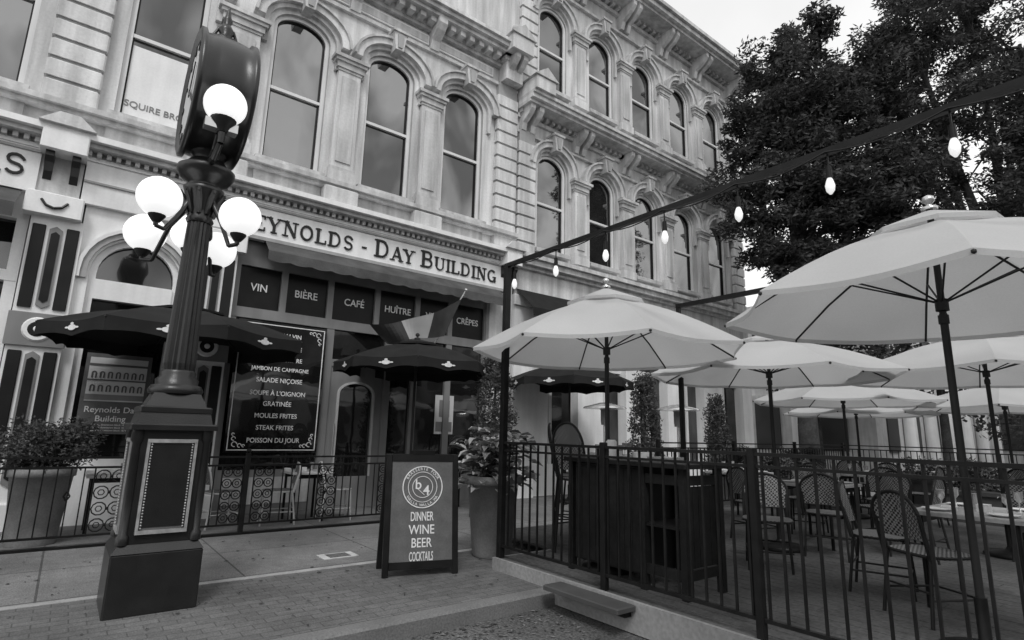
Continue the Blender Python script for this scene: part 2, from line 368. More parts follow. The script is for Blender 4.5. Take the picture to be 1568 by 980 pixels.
for cx in (1.52,3.52,5.40): tr.bbox(cx-.33,cx+.33,YF-.27,YF-.001,5.60,5.90,'stone',.02)
run(tr,-5,7.84,YF,[(5.26,5.32,.12),(5.40,5.47,.30),(5.47,5.56,.40)],('white_paint','stone_trim'))
dentils(tr,-5,7.8,YF,5.32,5.40,.0,.2,.12,.06,'stone_trim')
run(tr,-5,7.84,YF,[(5.32,5.40,.10)],('stone_dark','stone_dark'))
for a,b in ((-1.2,.9),(1.0,2.0),(2.1,3.45),(3.6,5.3),(5.5,7.1)):
    tr.box(a+.02,b-.02,YF-.05,YF,9.98,10.22,'white_paint');tr.box(a+.06,b-.06,YF-.06,YF-.049,10.02,10.18,'stone')
run(tr,-5,7.84,YF,[(9.82,9.9,.08),(10.30,10.38,.12),(10.50,10.58,.45),(10.58,10.68,.55),(10.68,10.76,.62)])
run(tr,-5,7.84,YF,[(10.38,10.50,.14)],('stone_trim','stone_trim'))
dentils(tr,-5,7.8,YF,10.38,10.50,.14,.36,.26,.13,'stone')
for cx in (-.6,1.5,3.52,5.4): bracket(tr,cx,.22,9.86,10.5,YF,.46)
tr.bbox(7.28,7.80,YF-.34,YF-.001,9.9,10.5,'stone',.02)
bracket(tr,7.42,.14,9.9,10.5,YF,.62,'stone_trim');bracket(tr,7.66,.14,9.9,10.5,YF,.62,'stone_trim')
tr.bbox(7.18,7.84,YF-.72,YF-.001,10.50,10.9,'stone',.02)
tr.prism([(7.12,10.9),(7.88,10.9),(7.5,11.22)],YF-.76,YF,'stone_trim');tr.sphere((7.5,YF-.4,11.3),.12,'stone',12)
wall.box(-5,7.86,YF+.6,26,-.0,12.6,'brick_side')
wall.add([(-5,YF,12.6),(7.86,YF,12.6),(7.86,YF+.6,12.6),(-5,YF+.6,12.6)],[(0,1,2,3)],'stone_dark')
# ---- sign band
sb=MB()
sb.box(1.25,7.62,YF-.10,YF,4.60,5.26,'white_paint');sb.box(1.3,7.55,YF-.13,YF-.10,4.60,4.66,'stone_dark');sb.box(1.3,7.55,YF-.125,YF-.10,5.19,5.23,'stone_dark')
sb.box(-5,-.82,YF-.10,YF,4.60,5.26,'white_paint');sb.box(-.30,1.2,YF-.09,YF,4.60,5.26,'white_paint')
sb.box(-.30,1.2,YF-.12,YF-.09,4.92,4.95,'stone_dark');sb.box(-5,-.82,YF-.125,YF-.10,5.19,5.23,'stone_dark')
serif_text(sb,'REYNOLDS - DAY BUILDING',1.70,7.34,4.77,.28,YF-.10,'letter_dark',big=(0,11,15))
serif_text(sb,'RS',-1.55,-.93,4.80,.30,YF-.10,'letter_dark')
sb.make('sign_band',B)
for x0,x1 in ((-.84,-.30),(7.40,7.84)):
    tr.bbox(x0,x1,YF-.42,YF-.001,5.20,5.50,'white_paint',.015)
    tr.prism([(x0-.06,5.56),(x1+.06,5.56),((x0+x1)/2+.12,5.74),((x0+x1)/2-.12,5.74)],YF-.48,YF-.401,'stone')
    for k in (.22,.78):
        bracket(tr,x0+(x1-x0)*k,.10,4.82,5.199,YF,.30,'black_paint')
    tr.box(x0+.02,x1-.02,YF-.06,YF,4.60,5.199,'stone')
tr.bbox(-.90,-.24,YF-.24,YF-.001,4.28,4.599,'white_paint',.015);tr.bbox(1.35,2.0,YF-.24,YF-.101,4.28,4.599,'white_paint',.015)
tr.tube([(-.72,YF-.25,4.48),(-.66,YF-.26,4.40),(-.57,YF-.265,4.37),(-.48,YF-.26,4.40),(-.42,YF-.25,4.48)],.018,'black_paint')
# ---- ornate ground-floor pilasters
def ornate(cx):
    tr.box(cx-.30,cx+.30,YF-.10,YF+.2,.0,4.28,'white_paint')
    tr.bbox(cx-.36,cx+.36,YF-.16,YF+.0,.0,.35,'white_paint',.02)
    for dx in (-.19,.19):
        for z0,z1 in ((.55,2.35),(2.95,4.15)):
            tr.bbox(cx+dx-.075,cx+dx+.075,YF-.13,YF-.10,z0,z1,'panel_dark',.01)
    for z0,z1 in ((.55,2.35),(2.95,4.15)):
        tr.prism([(cx-.075,z0+.05),(cx,z0),(cx+.075,z0+.05),(cx+.075,z1-.05),(cx,z1),(cx-.075,z1-.05)],YF-.125,YF-.10,'storefront_frame')
        tr.prism([(cx-.05,z0+.12),(cx,z0+.08),(cx+.05,z0+.12),(cx+.05,z1-.12),(cx,z1-.08),(cx-.05,z1-.12)],YF-.135,YF-.124,'panel_dark')
    tr.bbox(cx-.33,cx+.33,YF-.15,YF-.101,2.42,2.88,'storefront_frame',.01)
    tr.cyl((cx,YF-.15,2.65),(cx,YF-.175,2.65),.17,.15,'white_paint',20);tr.cyl((cx,YF-.17,2.65),(cx,YF-.19,2.65),.11,.09,'panel_dark',20);tr.cyl((cx,YF-.18,2.65),(cx,YF-.21,2.65),.05,.03,'white_paint',12)
ornate(-.50);ornate(1.60)
# ---- arched ground window
wallbay(wall,-.22,1.30,.0,4.599,.54,1.18,.75,3.62,.58,YF,.2,'white_paint')
gl2=MB();P=[(.54+.59*math.cos(PI-PI*i/14),3.62+.58*math.sin(PI*i/14)) for i in range(15)];ring=[(-.05,.75)]+P+[(1.13,.75)]
gl2.add([(a,YF+.19,b) for a,b in ring],[tuple(range(len(ring)))],'glass_lower')
fr.arch(.54,.75,3.62,.50,.50,.588,.578,YF+.08,YF+.17,'white_paint');fr.box(.04,1.04,YF+.05,YF+.18,3.22,3.52,'white_paint');fr.box(.04,1.04,YF+.08,YF+.18,.752,.9,'white_paint')
tr.arch(.54,3.5,3.62,.62,.61,.70,.69,YF-.05,YF,'stone_dark');tr.arch(.54,3.5,3.62,.70,.69,.75,.74,YF-.08,YF,'white_paint')
gl2.add([(-5,YF+.15,.6),(-.85,YF+.15,.6),(-.85,YF+.15,4.2),(-5,YF+.15,4.2)],[(0,1,2,3)],'glass_lower')
fr.box(-5,-.82,YF-.02,YF+.2,.0,.6,'white_paint');fr.box(-5,-.82,YF-.02,YF+.2,3.3,3.45,'white_paint');fr.box(-5,-.82,YF,YF+.2,4.2,4.60,'white_paint');fr.box(-.95,-.82,YF-.01,YF+.2,.6,3.3,'white_paint');fr.box(-.95,-.82,YF-.01,YF+.2,3.45,4.2,'white_paint')
# ---- storefront
SX=[1.95,2.75,3.60,4.55,5.45,6.25,7.20]
fm='storefront_frame'
YS=YF+.12
fr.box(1.9,7.35,YS-.05,YS+.4,4.16,4.599,fm)
fr.box(1.9,7.35,YS-.06,YS+.05,3.24,3.42,fm)
for x in SX: fr.box(x-.055,x+.055,YS-.05,YS+.05,3.42,4.16,fm)
fr.box(7.2,7.84,YF-.05,YF+.3,.0,4.599,'stone')
for a,b in zip(SX[:-1],SX[1:]):
    gl2.add([(a,YS+.01,3.42),(b,YS+.01,3.42),(b,YS+.01,4.16),(a,YS+.01,4.16)],[(0,1,2,3)],'board_black')
for t,x in (('VIN',2.34),('BIÈRE',3.16),('CAFÉ',4.09),('HUÎTRE',5.02),('VINS',5.85),('CRÊPES',6.72)):
    txt(t,(x,YS-.0,3.74),.19,'chalk',B,'window_lettering',sx=.92)
for x in (1.95,3.66,4.86,5.45,6.25,7.2): fr.box(x-.07,x+.07,YS-.05,YS+.06,.0,3.24,fm)
fr.box(2.02,3.59,YS-.04,YS+.05,.0,.70,fm);fr.box(2.1,3.5,YS-.055,YS-.04,.15,.58,'stone_trim')
fr.box(4.93,7.13,YS-.04,YS+.05,.0,.62,fm)
gl2.add([(2.02,YS+.02,.7),(3.59,YS+.02,.7),(3.59,YS+.02,3.24),(2.02,YS+.02,3.24)],[(0,1,2,3)],'glass_lower')
gl2.add([(4.93,YS+.02,.6),(7.13,YS+.02,.6),(7.13,YS+.02,3.24),(4.93,YS+.02,3.24)],[(0,1,2,3)],'glass_lower')
fr.box(3.73,4.79,YS-.04,YS+.04,2.55,2.68,fm)
gl2.add([(3.73,YS+.02,2.68),(4.79,YS+.02,2.68),(4.79,YS+.02,3.24),(3.73,YS+.02,3.24)],[(0,1,2,3)],'glass_lower')
dm=MB();wallbay(dm,3.73,4.79,.0,2.55,4.26,.66,.55,2.05,.20,YS-.02,.04,fm)
dm.add([(3.9,YS+.02,.5),(4.65,YS+.02,.5),(4.65,YS+.02,2.4),(3.9,YS+.02,2.4)],[(0,1,2,3)],'glass_lower')
dm.arch(4.26,.55,2.05,.33,.20,.37,.24,YS-.05,YS-.02,'stone_trim');dm.cyl((3.86,YS-.09,.9),(3.86,YS-.09,1.5),.014,.014,'silver',8)
dm.make('door',B)
fr.box(6.0,6.45,YS-.01,YS+.0,1.35,2.15,'paper')
fr.box(6.03,6.42,YS-.014,YS-.011,1.4,1.6,'storefront_frame');fr.box(6.1,6.35,YS-.016,YS-.011,1.7,2.05,'storefront_frame')
wall.make('walls',B);tr.make('stone_trim_work',B);fr.make('frames',B);gl.make('upper_window_glass',B);gl2.make('shop_glass',B)
txt('SQUIRE BROS',(.46,YF+.125,6.42),.15,'storefront_frame',B,'window_lettering')
wt=MB();wt.box(.0,.88,YF+.13,YF+.14,6.24,7.50,'white_paint');wt.make('window_blind',B)
aw=MB()
n=56
for i in range(n):
    xa=2.3+5.1*i/n;xb=2.3+5.1*(i+1)/n
    za=4.20-.03*math.sin(PI*(i%4)/4);zb=4.20-.03*math.sin(PI*((i%4)+1)/4)
    aw.add([(xa,YF-.12,4.60),(xb,YF-.12,4.60),(xb,YF-.42,4.36),(xa,YF-.42,4.36),(xa,YF-.43,za),(xb,YF-.43,zb)],[(0,3,2,1),(3,4,5,2)],'awning_fabric')
aw.box(2.3,7.4,YF-.12,YF-.05,4.56,4.60,'panel_dark')
aw.make('awning',B)
aw=MB()
aw.add([(-5,YF-.05,4.6),(-.95,YF-.05,4.6),(-.95,YF-.6,4.25),(-5,YF-.6,4.25),(-5,YF-.6,4.05),(-.95,YF-.6,4.05)],[(0,3,2,1),(3,4,5,2)],'awning_fabric');aw.make('awning',B)
# flag on an angled pole over the door
fa=MB();nx,nz=24,6
Pt,Pb,Lt,Lb=Vector((6.08,9.58,4.10)),Vector((5.80,9.72,3.30)),Vector((4.20,9.75,3.36)),Vector((4.62,9.78,3.04))
gr=[]
for i in range(nx+1):
    u=i/nx;col=[]
    for j in range(nz+1):
        w=j/nz;q=Pt.lerp(Lt,u).lerp(Pb.lerp(Lb,u),w)
        q=q+Vector((0,.07*math.sin(u*13+w*1.5)*(.3+u),-.16*math.sin(PI*u)*(1-w)-.05*math.sin(u*9)*u));col.append(q)
    gr.append(col)
for i in range(nx):
    mm='awning_light' if nx/3<=i<2*nx/3 else 'flag_dark'
    for j in range(nz): fa.add([gr[i][j],gr[i+1][j],gr[i+1][j+1],gr[i][j+1]],[(0,1,2,3)],mm,True)
fa.cyl((5.66,10.12,2.95),(6.14,9.55,4.26),.018,.016,'silver',8);fa.sphere((6.15,9.54,4.29),.035,'silver',10);fa.cyl((5.62,10.2,2.85),(5.70,10.08,3.05),.035,.03,'black_rail',8)
fa.make('flag_on_pole')

# menu board in window
mbd=MB();mbd.box(2.05,3.56,YF-.02,YF+.05,.98,3.20,'glass_lower')
for x0,x1,z0,z1 in ((2.09,3.52,1.02,1.035),(2.09,3.52,3.145,3.16),(2.09,2.105,1.04,3.14),(3.505,3.52,1.04,3.14)): mbd.box(x0,x1,YF-.026,YF-.02,z0,z1,'chalk')
for cx,cz,sx,sz in ((2.15,1.08,1,1),(3.46,1.08,-1,1),(2.15,3.10,1,-1),(3.46,3.10,-1,-1)):
    for (dx,dz,r) in ((.05,.04,.04),(.13,.02,.03),(.03,.13,.03),(.19,.015,.02),(.015,.2,.02)):
        c=(cx+sx*dx,YF-.03,cz+sz*dz)
        pts=[(c[0]+r*math.cos(t),c[1],c[2]+r*math.sin(t)) for t in [i*PI/5 for i in range(9)]]
        mbd.tube(pts,.008,'chalk',4)
MBD=mbd.make('menu_board')
for i,(t,z,s) in enumerate((('COQ AU VIN',2.95,.14),('RATATOUILLE',2.73,.14),('STEAK TARTARE',2.53,.13),('JAMBON DE CAMPAGNE',2.36,.12),('SALADE NIÇOISE',2.16,.14),('SOUPE À L\'OIGNON',1.94,.14),('GRATINÉE',1.76,.14),('MOULES FRITES',1.56,.14),('STEAK FRITES',1.36,.14),('POISSON DU JOUR',1.15,.14))):
    txt(t,(2.81,YF-.022,z),s*.78,'chalk',MBD,'line',ext=.003,sx=.93)
po=MB();po.box(.10,.92,YF+.10,YF+.13,1.25,2.42,'board_gray');po.box(.15,.87,YF+.09,YF+.10,1.72,2.36,'paper')
for i in range(7):
    for j in range(2): po.arch(.22+i*.098,1.86+j*.2,1.93+j*.2,.012,.012,.032,.03,YF+.084,YF+.09,'board_gray',6)
po.box(.15,.87,YF+.082,YF+.089,2.02,2.04,'board_gray');po.box(.15,.87,YF+.082,YF+.089,2.24,2.27,'board_gray');po.box(.15,.87,YF+.082,YF+.089,1.74,1.82,'storefront_frame')
PO=po.make('window_poster')
txt('Reynolds Day',(.5,YF+.092,1.56),.12,'chalk',PO,'line',ext=.003);txt('Building',(.5,YF+.092,1.43),.12,'chalk',PO,'line',ext=.003)
for i in range(3): txt('historic downtown block 1874',(.5,YF+.092,1.37-i*.04),.035,'chalk',PO,'line',ext=.002)

# ================================================================ 3-STOREY BUILDING
C=empty('three_storey_building')
wall=MB();tr=MB();fr=MB();gl=MB()
cw=[9.06,10.95,12.84,14.72,16.60];bd=[7.86,10.0,11.9,13.78,15.66,18.1]
for i,cx in enumerate(cw):
    for (za,zb,sill,spring,ri) in ((5.2,9.9,5.90,8.12,.42),(9.9,15.0,10.42,12.55,.42)):
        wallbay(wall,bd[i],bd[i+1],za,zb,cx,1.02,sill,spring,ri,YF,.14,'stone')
        window(fr,gl,cx,1.02,sill,spring,ri,YF,.14,.48)
        hood(tr,cx,.92,spring,ri,YF,.6)
        tr.box(cx-.58,cx+.58,YF-.16,YF,sill-.1,sill,'stone_trim')
        tr.box(cx-.5,cx+.5,YF-.04,YF,sill-.42,sill-.16,'stone_trim')
for cx in bd[1:-1]:
    pil(tr,cx,.44,5.72,8.05,YF,.14);pil(tr,cx,.44,10.24,12.5,YF,.14)
    for z0,z1,p in ((8.86,9.42,.5),(13.62,14.32,.7)):
        bracket(tr,cx-.13,.14,z0,z1,YF,p);bracket(tr,cx+.13,.14,z0,z1,YF,p)
for x0,x1 in ((7.88,8.44),(17.45,18.08)):
    quoin(tr,x0,x1,5.62,8.9,YF);quoin(tr,x0,x1,10.1,13.6,YF)
    for z0,z1,p in ((8.86,9.42,.5),(13.62,14.32,.7)): bracket(tr,(x0+x1)/2-.14,.14,z0,z1,YF,p);bracket(tr,(x0+x1)/2+.14,.14,z0,z1,YF,p)
run(tr,7.86,18.12,YF,[(5.26,5.34,.2),(5.34,5.48,.34),(5.48,5.58,.42)])
run(tr,7.86,18.2,YF,[(8.80,8.86,.09),(9.42,9.50,.56),(9.50,9.60,.66),(9.60,9.68,.72)])
run(tr,7.86,18.12,YF,[(9.22,9.32,.08)]);dentils(tr,7.9,18.1,YF,9.32,9.42,.0,.2,.2,.1,'stone_trim')
run(tr,7.86,18.7,YF,[(13.52,13.6,.10),(14.32,14.42,.75),(14.42,14.56,.88),(14.56,14.68,.98)])
run(tr,7.86,18.12,YF,[(14.10,14.22,.10)]);dentils(tr,7.9,18.1,YF,14.22,14.32,.0,.25,.24,.12,'stone_trim')
tr.box(18.1,18.9,YF-.98,24,14.562,14.682,'stone');tr.box(18.1,18.6,YF-.2,24,9.6,9.68,'stone')
tr.bbox(7.86,8.5,YF-.80,YF-.001,9.68,10.02,'stone',.02);tr.prism([(7.80,10.02),(8.56,10.02),(8.18,10.3)],YF-.84,YF,'stone_trim')
for x in (8.1,18.2): tr.bbox(x-.35,x+.35,YF-1.0,YF-.2,14.685,15.0,'stone',.03)
wall.box(7.87,18.1,YF+.6,26,0,15.0,'brick_side')
wall.add([(7.86,YF,15.0),(18.1,YF,15.0),(18.1,YF+.6,15.0),(7.86,YF+.6,15.0)],[(0,1,2,3)],'stone_dark')
wall.add([(18.1,YF,0),(18.1,YF+.6,0),(18.1,YF+.6,15.0),(18.1,YF,15.0)],[(0,1,2,3)],'stone')
wall.add([(7.86,YF,12.6),(7.86,YF+.6,12.6),(7.86,YF+.6,15.0),(7.86,YF,15.0)],[(0,1,2,3)],'stone')
tr.box(7.9,18.1,YF-.10,YF,4.62,5.26,'stone')
for x in (8.15,10.2,12.0,13.8,15.6,17.8): tr.box(x-.28,x+.28,YF-.12,YF+.3,.4,4.62,'white_paint');tr.bbox(x-.33,x+.33,YF-.18,YF+.3,0,.4,'white_paint',.02);tr.bbox(x-.33,x+.33,YF-.18,YF-.1,4.35,4.60,'stone_trim',.02)
gl3=MB()
for a,b,whi in ((8.43,9.92,1),(10.48,11.72,1),(12.28,13.52,0),(14.08,15.32,0),(15.88,17.52,1)):
    gl3.add([(a,YF+.18,.5),(b,YF+.18,.5),(b,YF+.18,4.2),(a,YF+.18,4.2)],[(0,1,2,3)],'glass_lower')
    fr.box(a,b,YF,YF+.25,0,.7,'white_paint');fr.box(a,b,YF,YF+.25,4.1,4.62,'white_paint');fr.box(a,b,YF+.08,YF+.2,3.05,3.2,'window_frame')
    fr.box((a+b)/2-.05,(a+b)/2+.05,YF+.08,YF+.2,.7,3.05,'window_frame')
    if whi: fr.box(a,(a+b)/2-.1,YF+.05,YF+.17,.7,3.05,'white_paint')
aw=MB();aw.add([(7.9,YF-.1,4.75),(10.4,YF-.1,4.75),(10.4,YF-.75,4.2),(7.9,YF-.75,4.2),(7.9,YF-.76,4.0),(10.4,YF-.76,4.0)],[(0,3,2,1),(3,4,5,2)],'black_fabric');aw.make('awning',C)
wall.make('walls',C);tr.make('stone_trim_work',C);fr.make('frames',C);gl.make('upper_window_glass',C);gl3.make('shop_glass',C)

# ================================================================ FAR BUILDINGS
D=empty('corner_bank_building');m=MB()
m.box(31,50,11,48,0,8.5,'far_stone');m.box(30.6,50.4,10.6,48.4,8.5,9.0,'far_stone');m.box(30.8,31,10.8,48,5.4,5.7,'far_stone')
for y in [13+i*3.4 for i in range(10)]:
    if abs(y-30)<2.5: continue
    m.box(30.93,31,y-.7,y+.7,.9,3.6,'far_dark');m.box(30.85,31,y-.9,y+.9,3.6,3.85,'far_stone');m.box(30.93,31,y-.6,y+.6,6.0,7.9,'far_dark')
    m.box(30.8,31,y+1.4,y+2.0,0,5.4,'white_paint')
m.box(30.2,31,28.2,28.9,0,3.3,'white_paint');m.box(30.2,31,31.1,31.8,0,3.3,'white_paint');m.box(30.1,31,28,32,3.3,3.7,'white_paint')
m.prismx([(27.9,3.7),(32.1,3.7),(30,4.7)],30.05,31,'white_paint')
m.box(30.9,31,29.3,30.7,0,2.7,'far_dark')
for x in [33+i*3.2 for i in range(6)]:
    m.box(x-.7,x+.7,10.93,11,.9,3.8,'far_dark');m.box(x-.6,x+.6,10.93,11,5.9,7.8,'far_dark');m.cyl((x+1.6,10.7,0),(x+1.6,10.7,5.3),.32,.27,'white_paint',12)
m.make('facade',D)
D=empty('columned_building');m=MB();m.box(56,80,9,40,0,10,'far_stone');m.box(55,80,8,40,8.5,9.3,'white_paint')
for i in range(8):
    m.cyl((57+i*2.9,8.4,0),(57+i*2.9,8.4,8.5),.5,.42,'white_paint',14);m.cyl((55.4,9+i*2.9,0),(55.4,9+i*2.9,8.5),.5,.42,'white_paint',14)
    m.box(58+i*2.9,59.4+i*2.9,8.93,9,1,5,'far_dark');m.box(55.93,56,10+i*2.9,11.4+i*2.9,1,5,'far_dark')
m.make('facade',D)
D=empty('opposite_reflection_building');m=MB();m.box(-40,60,-30,-14,0,8,'brick_side');m.box(-40,60,-14.4,-13.99,7.4,8.1,'stone_trim')  # out of view behind the camera, added for the glass to reflect
for i in range(26):
    x=-38+i*3.8;m.box(x,x+2.4,-14,-13.95,.6,3.4,'far_dark');m.box(x+.5,x+1.8,-14,-13.95,4.4,6.6,'far_dark');m.box(x+.4,x+1.9,-14,-13.85,4.25,4.4,'stone_trim')
m.make('facade',D)

# ================================================================ STREET LAMP WITH CLOCK
SL=empty('street_lamp_clock');LX,LY=.70,5.60
m=MB();bp='black_paint'
m.bbox(LX-.31,LX+.31,LY-.31,LY+.31,-.0,.44,bp,.012);m.frustum(LX,LY,.31,.31,.44,.27,.27,.50,bp)
m.box(LX-.255,LX+.255,LY-.255,LY+.255,.50,1.36,bp)
for sx in (-1,1):
    for sy in (-1,1):
        m.lathe(LX+sx*.245,LY+sy*.245,[(.045,.5),(.045,.56),(.03,.58),(.034,.9),(.03,1.26),(.045,1.28),(.045,1.36)],bp,12)
for k in range(4):
    m.T=Matrix.Translation((LX,LY,0))@Matrix.Rotation(k*PI/2,4,'Z')
    m.box(-.15,.15,-.268,-.255,.60,1.27,'board_gray')
    m.box(-.135,.135,-.272,-.268,.62,1.25,bp)
    for zz in (.585,1.275): m.box(-.175,.175,-.285,-.256,zz-.014,zz+.014,'gold_trim')
    for xx in (-.165,.165): m.box(xx-.010,xx+.010,-.283,-.256,.60,1.26,'gold_trim')
    for j in range(30): m.sphere((-.142,-.276,.615+j*.0218),.008,'gold_trim',6);m.sphere((.142,-.276,.615+j*.0218),.008,'gold_trim',6)
    m.T=None
m.bbox(LX-.31,LX+.31,LY-.31,LY+.31,1.36,1.41,bp,.012);m.frustum(LX,LY,.27,.27,1.41,.25,.25,1.50,bp);m.bbox(LX-.26,LX+.26,LY-.26,LY+.26,1.50,1.55,bp,.012)
m.frustum(LX,LY,.22,.22,1.55,.17,.17,1.66,bp)
m.lathe(LX,LY,[(.20,1.66),(.21,1.69),(.19,1.73),(.16,1.74),(.165,1.78),(.135,1.81),(.14,1.84),(.125,1.86)],bp,32)
m.lathe(LX,LY,[(.122,1.86),(.128,1.92),(.112,2.5),(.095,3.20)],bp,36,.10)
m.lathe(LX,LY,[(.10,3.20),(.115,3.23),(.10,3.26),(.105,3.32),(.16,3.50),(.17,3.53),(.13,3.54),(.13,3.58),(.20,3.62),(.24,3.68),(.24,3.72),(.18,3.76),(.15,3.80)],bp,28)
for i in range(10):
    t=2*PI*i/10;c,s_=math.cos(t),math.sin(t)
    m.tube([(LX+.10*c,LY+.10*s_,3.28),(LX+.14*c,LY+.14*s_,3.40),(LX+.19*c,LY+.19*s_,3.48),(LX+.20*c,LY+.20*s_,3.45)],[.022,.024,.018,.008],bp,5)
m.make('post',SL)
m=MB();CZ=4.44
def dr(prof):
    n=48;vs=[];fs=[]
    for (r,x) in prof:
        for i in range(n):
            t=2*PI*i/n;vs.append((LX+x,LY+r*math.cos(t),CZ+r*math.sin(t)))
    for j in range(len(prof)-1):
        for i in range(n): fs.append((j*n+i,j*n+(i+1)%n,(j+1)*n+(i+1)%n,(j+1)*n+i))
    return vs,fs
vs,fs=dr([(.48,-.22),(.56,-.245),(.60,-.23),(.60,-.195),(.565,-.18),(.58,-.08),(.58,.08),(.565,.18),(.60,.195),(.60,.23),(.56,.245),(.48,.22)]);m.add(vs,fs,bp,True)
for sx in (-1,1):
    vs=[(LX+sx*.215,LY+.49*math.cos(2*PI*i/40),CZ+.49*math.sin(2*PI*i/40)) for i in range(40)];m.add(vs,[tuple(range(40))],'paper')
    for h in range(12):
        t=h*PI/6;m.T=Matrix.Translation((LX+sx*.222,LY,CZ))@Matrix.Rotation(t,4,'X');m.box(-.004,.004,-.018,.018,.38,.47,'board_black');m.T=None
    for ang,ln in ((.6,.28),(2.2,.4)):
        m.T=Matrix.Translation((LX+sx*.23,LY,CZ))@Matrix.Rotation(ang,4,'X');m.box(-.004,.004,-.015,.015,-.05,ln,'board_black');m.T=None
m.prism([(LX-.13,3.92),(LX+.13,3.92),(LX+.13,4.0),(LX-.13,4.0)],LY-.52,LY-.42,'silver')
m.lathe(LX,LY,[(.13,3.78),(.12,3.83),(.16,3.88),(.25,3.93),(.2,3.99)],bp,24)
for sy in (-1,1):
    m.tube([(LX,LY+sy*.12,3.78),(LX,LY+sy*.34,3.80),(LX,LY+sy*.44,3.90),(LX,LY+sy*.42,4.02)],.03,bp,8)
m.lathe(LX,LY,[(.14,5.0),(.15,5.06),(.08,5.1),(.05,5.14),(.075,5.19),(.05,5.24),(.03,5.27),(.045,5.31),(.03,5.35),(.008,5.46)],bp,16)
for sx in(-1,1): m.tube([(LX+sx*.18,LY,5.06),(LX+sx*.10,LY,5.12),(LX+sx*.06,LY,5.22)],.015,bp,6)
m.make('clock',SL)
m=MB();gm=MB()
for (gx,gy,gz) in ((.36,5.46,3.32),(.97,5.27,3.24),(.33,6.02,3.14),(.92,5.92,3.08),(.70,6.1,3.25)):
    r=.175
    gm.sphere((gx,gy,gz),r,'globe',32)
    m.lathe(gx,gy,[(.03,gz-r-.05),(.045,gz-r-.03),(.065,gz-r+.0),(.07,gz-r+.02)],bp,16)
    d=Vector((gx-LX,gy-LY,0));e=d.normalized()
    m.tube([(LX+e.x*.1,LY+e.y*.1,3.42),(LX+d.x*.55,LY+d.y*.55,3.30-.1),(LX+d.x*.8,LY+d.y*.8,gz-r-.09),(gx,gy,gz-r-.08),(gx,gy,gz-r-.03)],[.028,.022,.018,.018,.022],bp,8)
gx,gy,gz=.71,5.10,4.16
gm.sphere((gx,gy,gz),.175,'globe',32);m.lathe(gx,gy,[(.04,gz-.26),(.06,gz-.21),(.10,gz-.165),(.105,gz-.14)],bp,16)
m.tube([(LX,LY-.15,3.75),(LX,LY-.33,3.72),(gx,gy,3.80),(gx,gy,3.92)],[.035,.03,.026,.035],bp,8)
m.make('arms',SL);gm.make('globes',SL)

# ================================================================ A-BOARD
AB=empty('sandwich_board_sign');AB.location=(3.03,5.42,0);AB.rotation_euler=(0,0,math.radians(-17))
m=MB();tilt=math.radians(8)
for sgn in (1,-1):
    m.T=Matrix.Translation((0,-.20*sgn,0))@Matrix.Rotation(-tilt*sgn,4,'X')
    m.bbox(-.38,-.32,-.02,.02,0,1.17,'black_rail',.006);m.bbox(.32,.38,-.02,.02,0,1.17,'black_rail',.006)
    m.box(-.319,.319,-.02,.02,1.10,1.168,'black_rail');m.box(-.319,.319,-.02,.02,.06,.13,'black_rail');m.box(-.318,.318,-.008,.008,.131,1.099,'board_gray')
m.T=None
m.box(-.12,.12,-.06,.06,1.155,1.20,'black_rail');m.make('board',AB)
cmb=MB();cmb.T=Matrix.Translation((0,-.20,0))@Matrix.Rotation(-tilt,4,'X')
for r,t_ in ((.205,.007),(.15,.004),(.105,.004)):
    cmb.tube([(r*math.cos(i*PI/20),-.012,.84+r*math.sin(i*PI/20)) for i in range(41)],t_,'chalk',4)
cmb.tube([(.02,-.014,.76),(-.05,-.014,.82)],.004,'chalk',4)
cmb.make('logo_rings',AB)
def bt(t,x,z,s,sx=1,rz=0):
    o=txt(t,(0,0,0),s,'chalk',AB,'lettering',ext=.002,sx=1)
    o.matrix_local=Matrix.Translation((0,-.20,0))@Matrix.Rotation(-tilt,4,'X')@Matrix.Translation((x,-.011,z))@Matrix.Rotation(rz,4,'Y')@Matrix.Rotation(PI/2,4,'X')@Matrix.Diagonal((sx,1,1,1))
    return o
bt('b',-.045,.82,.14);bt('4',.04,.76,.14)
for i,chh in enumerate('BRASSERIE FOUR'):
    a=math.radians(150-i*120/13);bt(chh,.168*math.cos(a),.84+.168*math.sin(a),.04,1,PI/2-a)
for i,chh in enumerate('WALLA WALLA WA'):
    a=math.radians(215+i*110/13);bt(chh,.19*math.cos(a),.84+.19*math.sin(a),.036,1,1.5*PI-a)
for i,(t,s,sx) in enumerate((('DINNER',.125,.52),('WINE',.125,.82),('BEER',.125,.78),('COCKTAILS',.12,.38))): 
    bt(t,0,.51-i*.125,s,sx)
    
# ================================================================ FENCES
def scrollpanel(m,x0,x1,z0,z1,ax='x',c=0):
    w=(x1-x0);n=max(3,int((z1-z0)/(w*.5)));h=(z1-z0)/n
    for j in range(n):
        for s_ in (-1,1):
            cx=(x0+x1)/2+s_*w*.24;cz=z0+(j+.5)*h;r=min(w*.22,h*.44)
            m.tube([(cx+r*math.cos(t),c,cz+r*math.sin(t)) for t in [k*PI/5 for k in range(11)]],.009,'black_rail',4)
            m.tube([(cx+r*.45*math.cos(t),c,cz+r*.45*math.sin(t)) for t in [k*PI/3 for k in range(7)]],.007,'black_rail',4)
        m.sphere(((x0+x1)/2,c,z0+(j+.5)*h),.02,'black_rail',6)
    m.box(x0-.008,x0+.008,c-.008,c+.008,z0,z1,'black_rail');m.box(x1-.008,x1+.008,c-.008,c+.008,z0,z1,'black_rail')
m=MB();FY=8.42
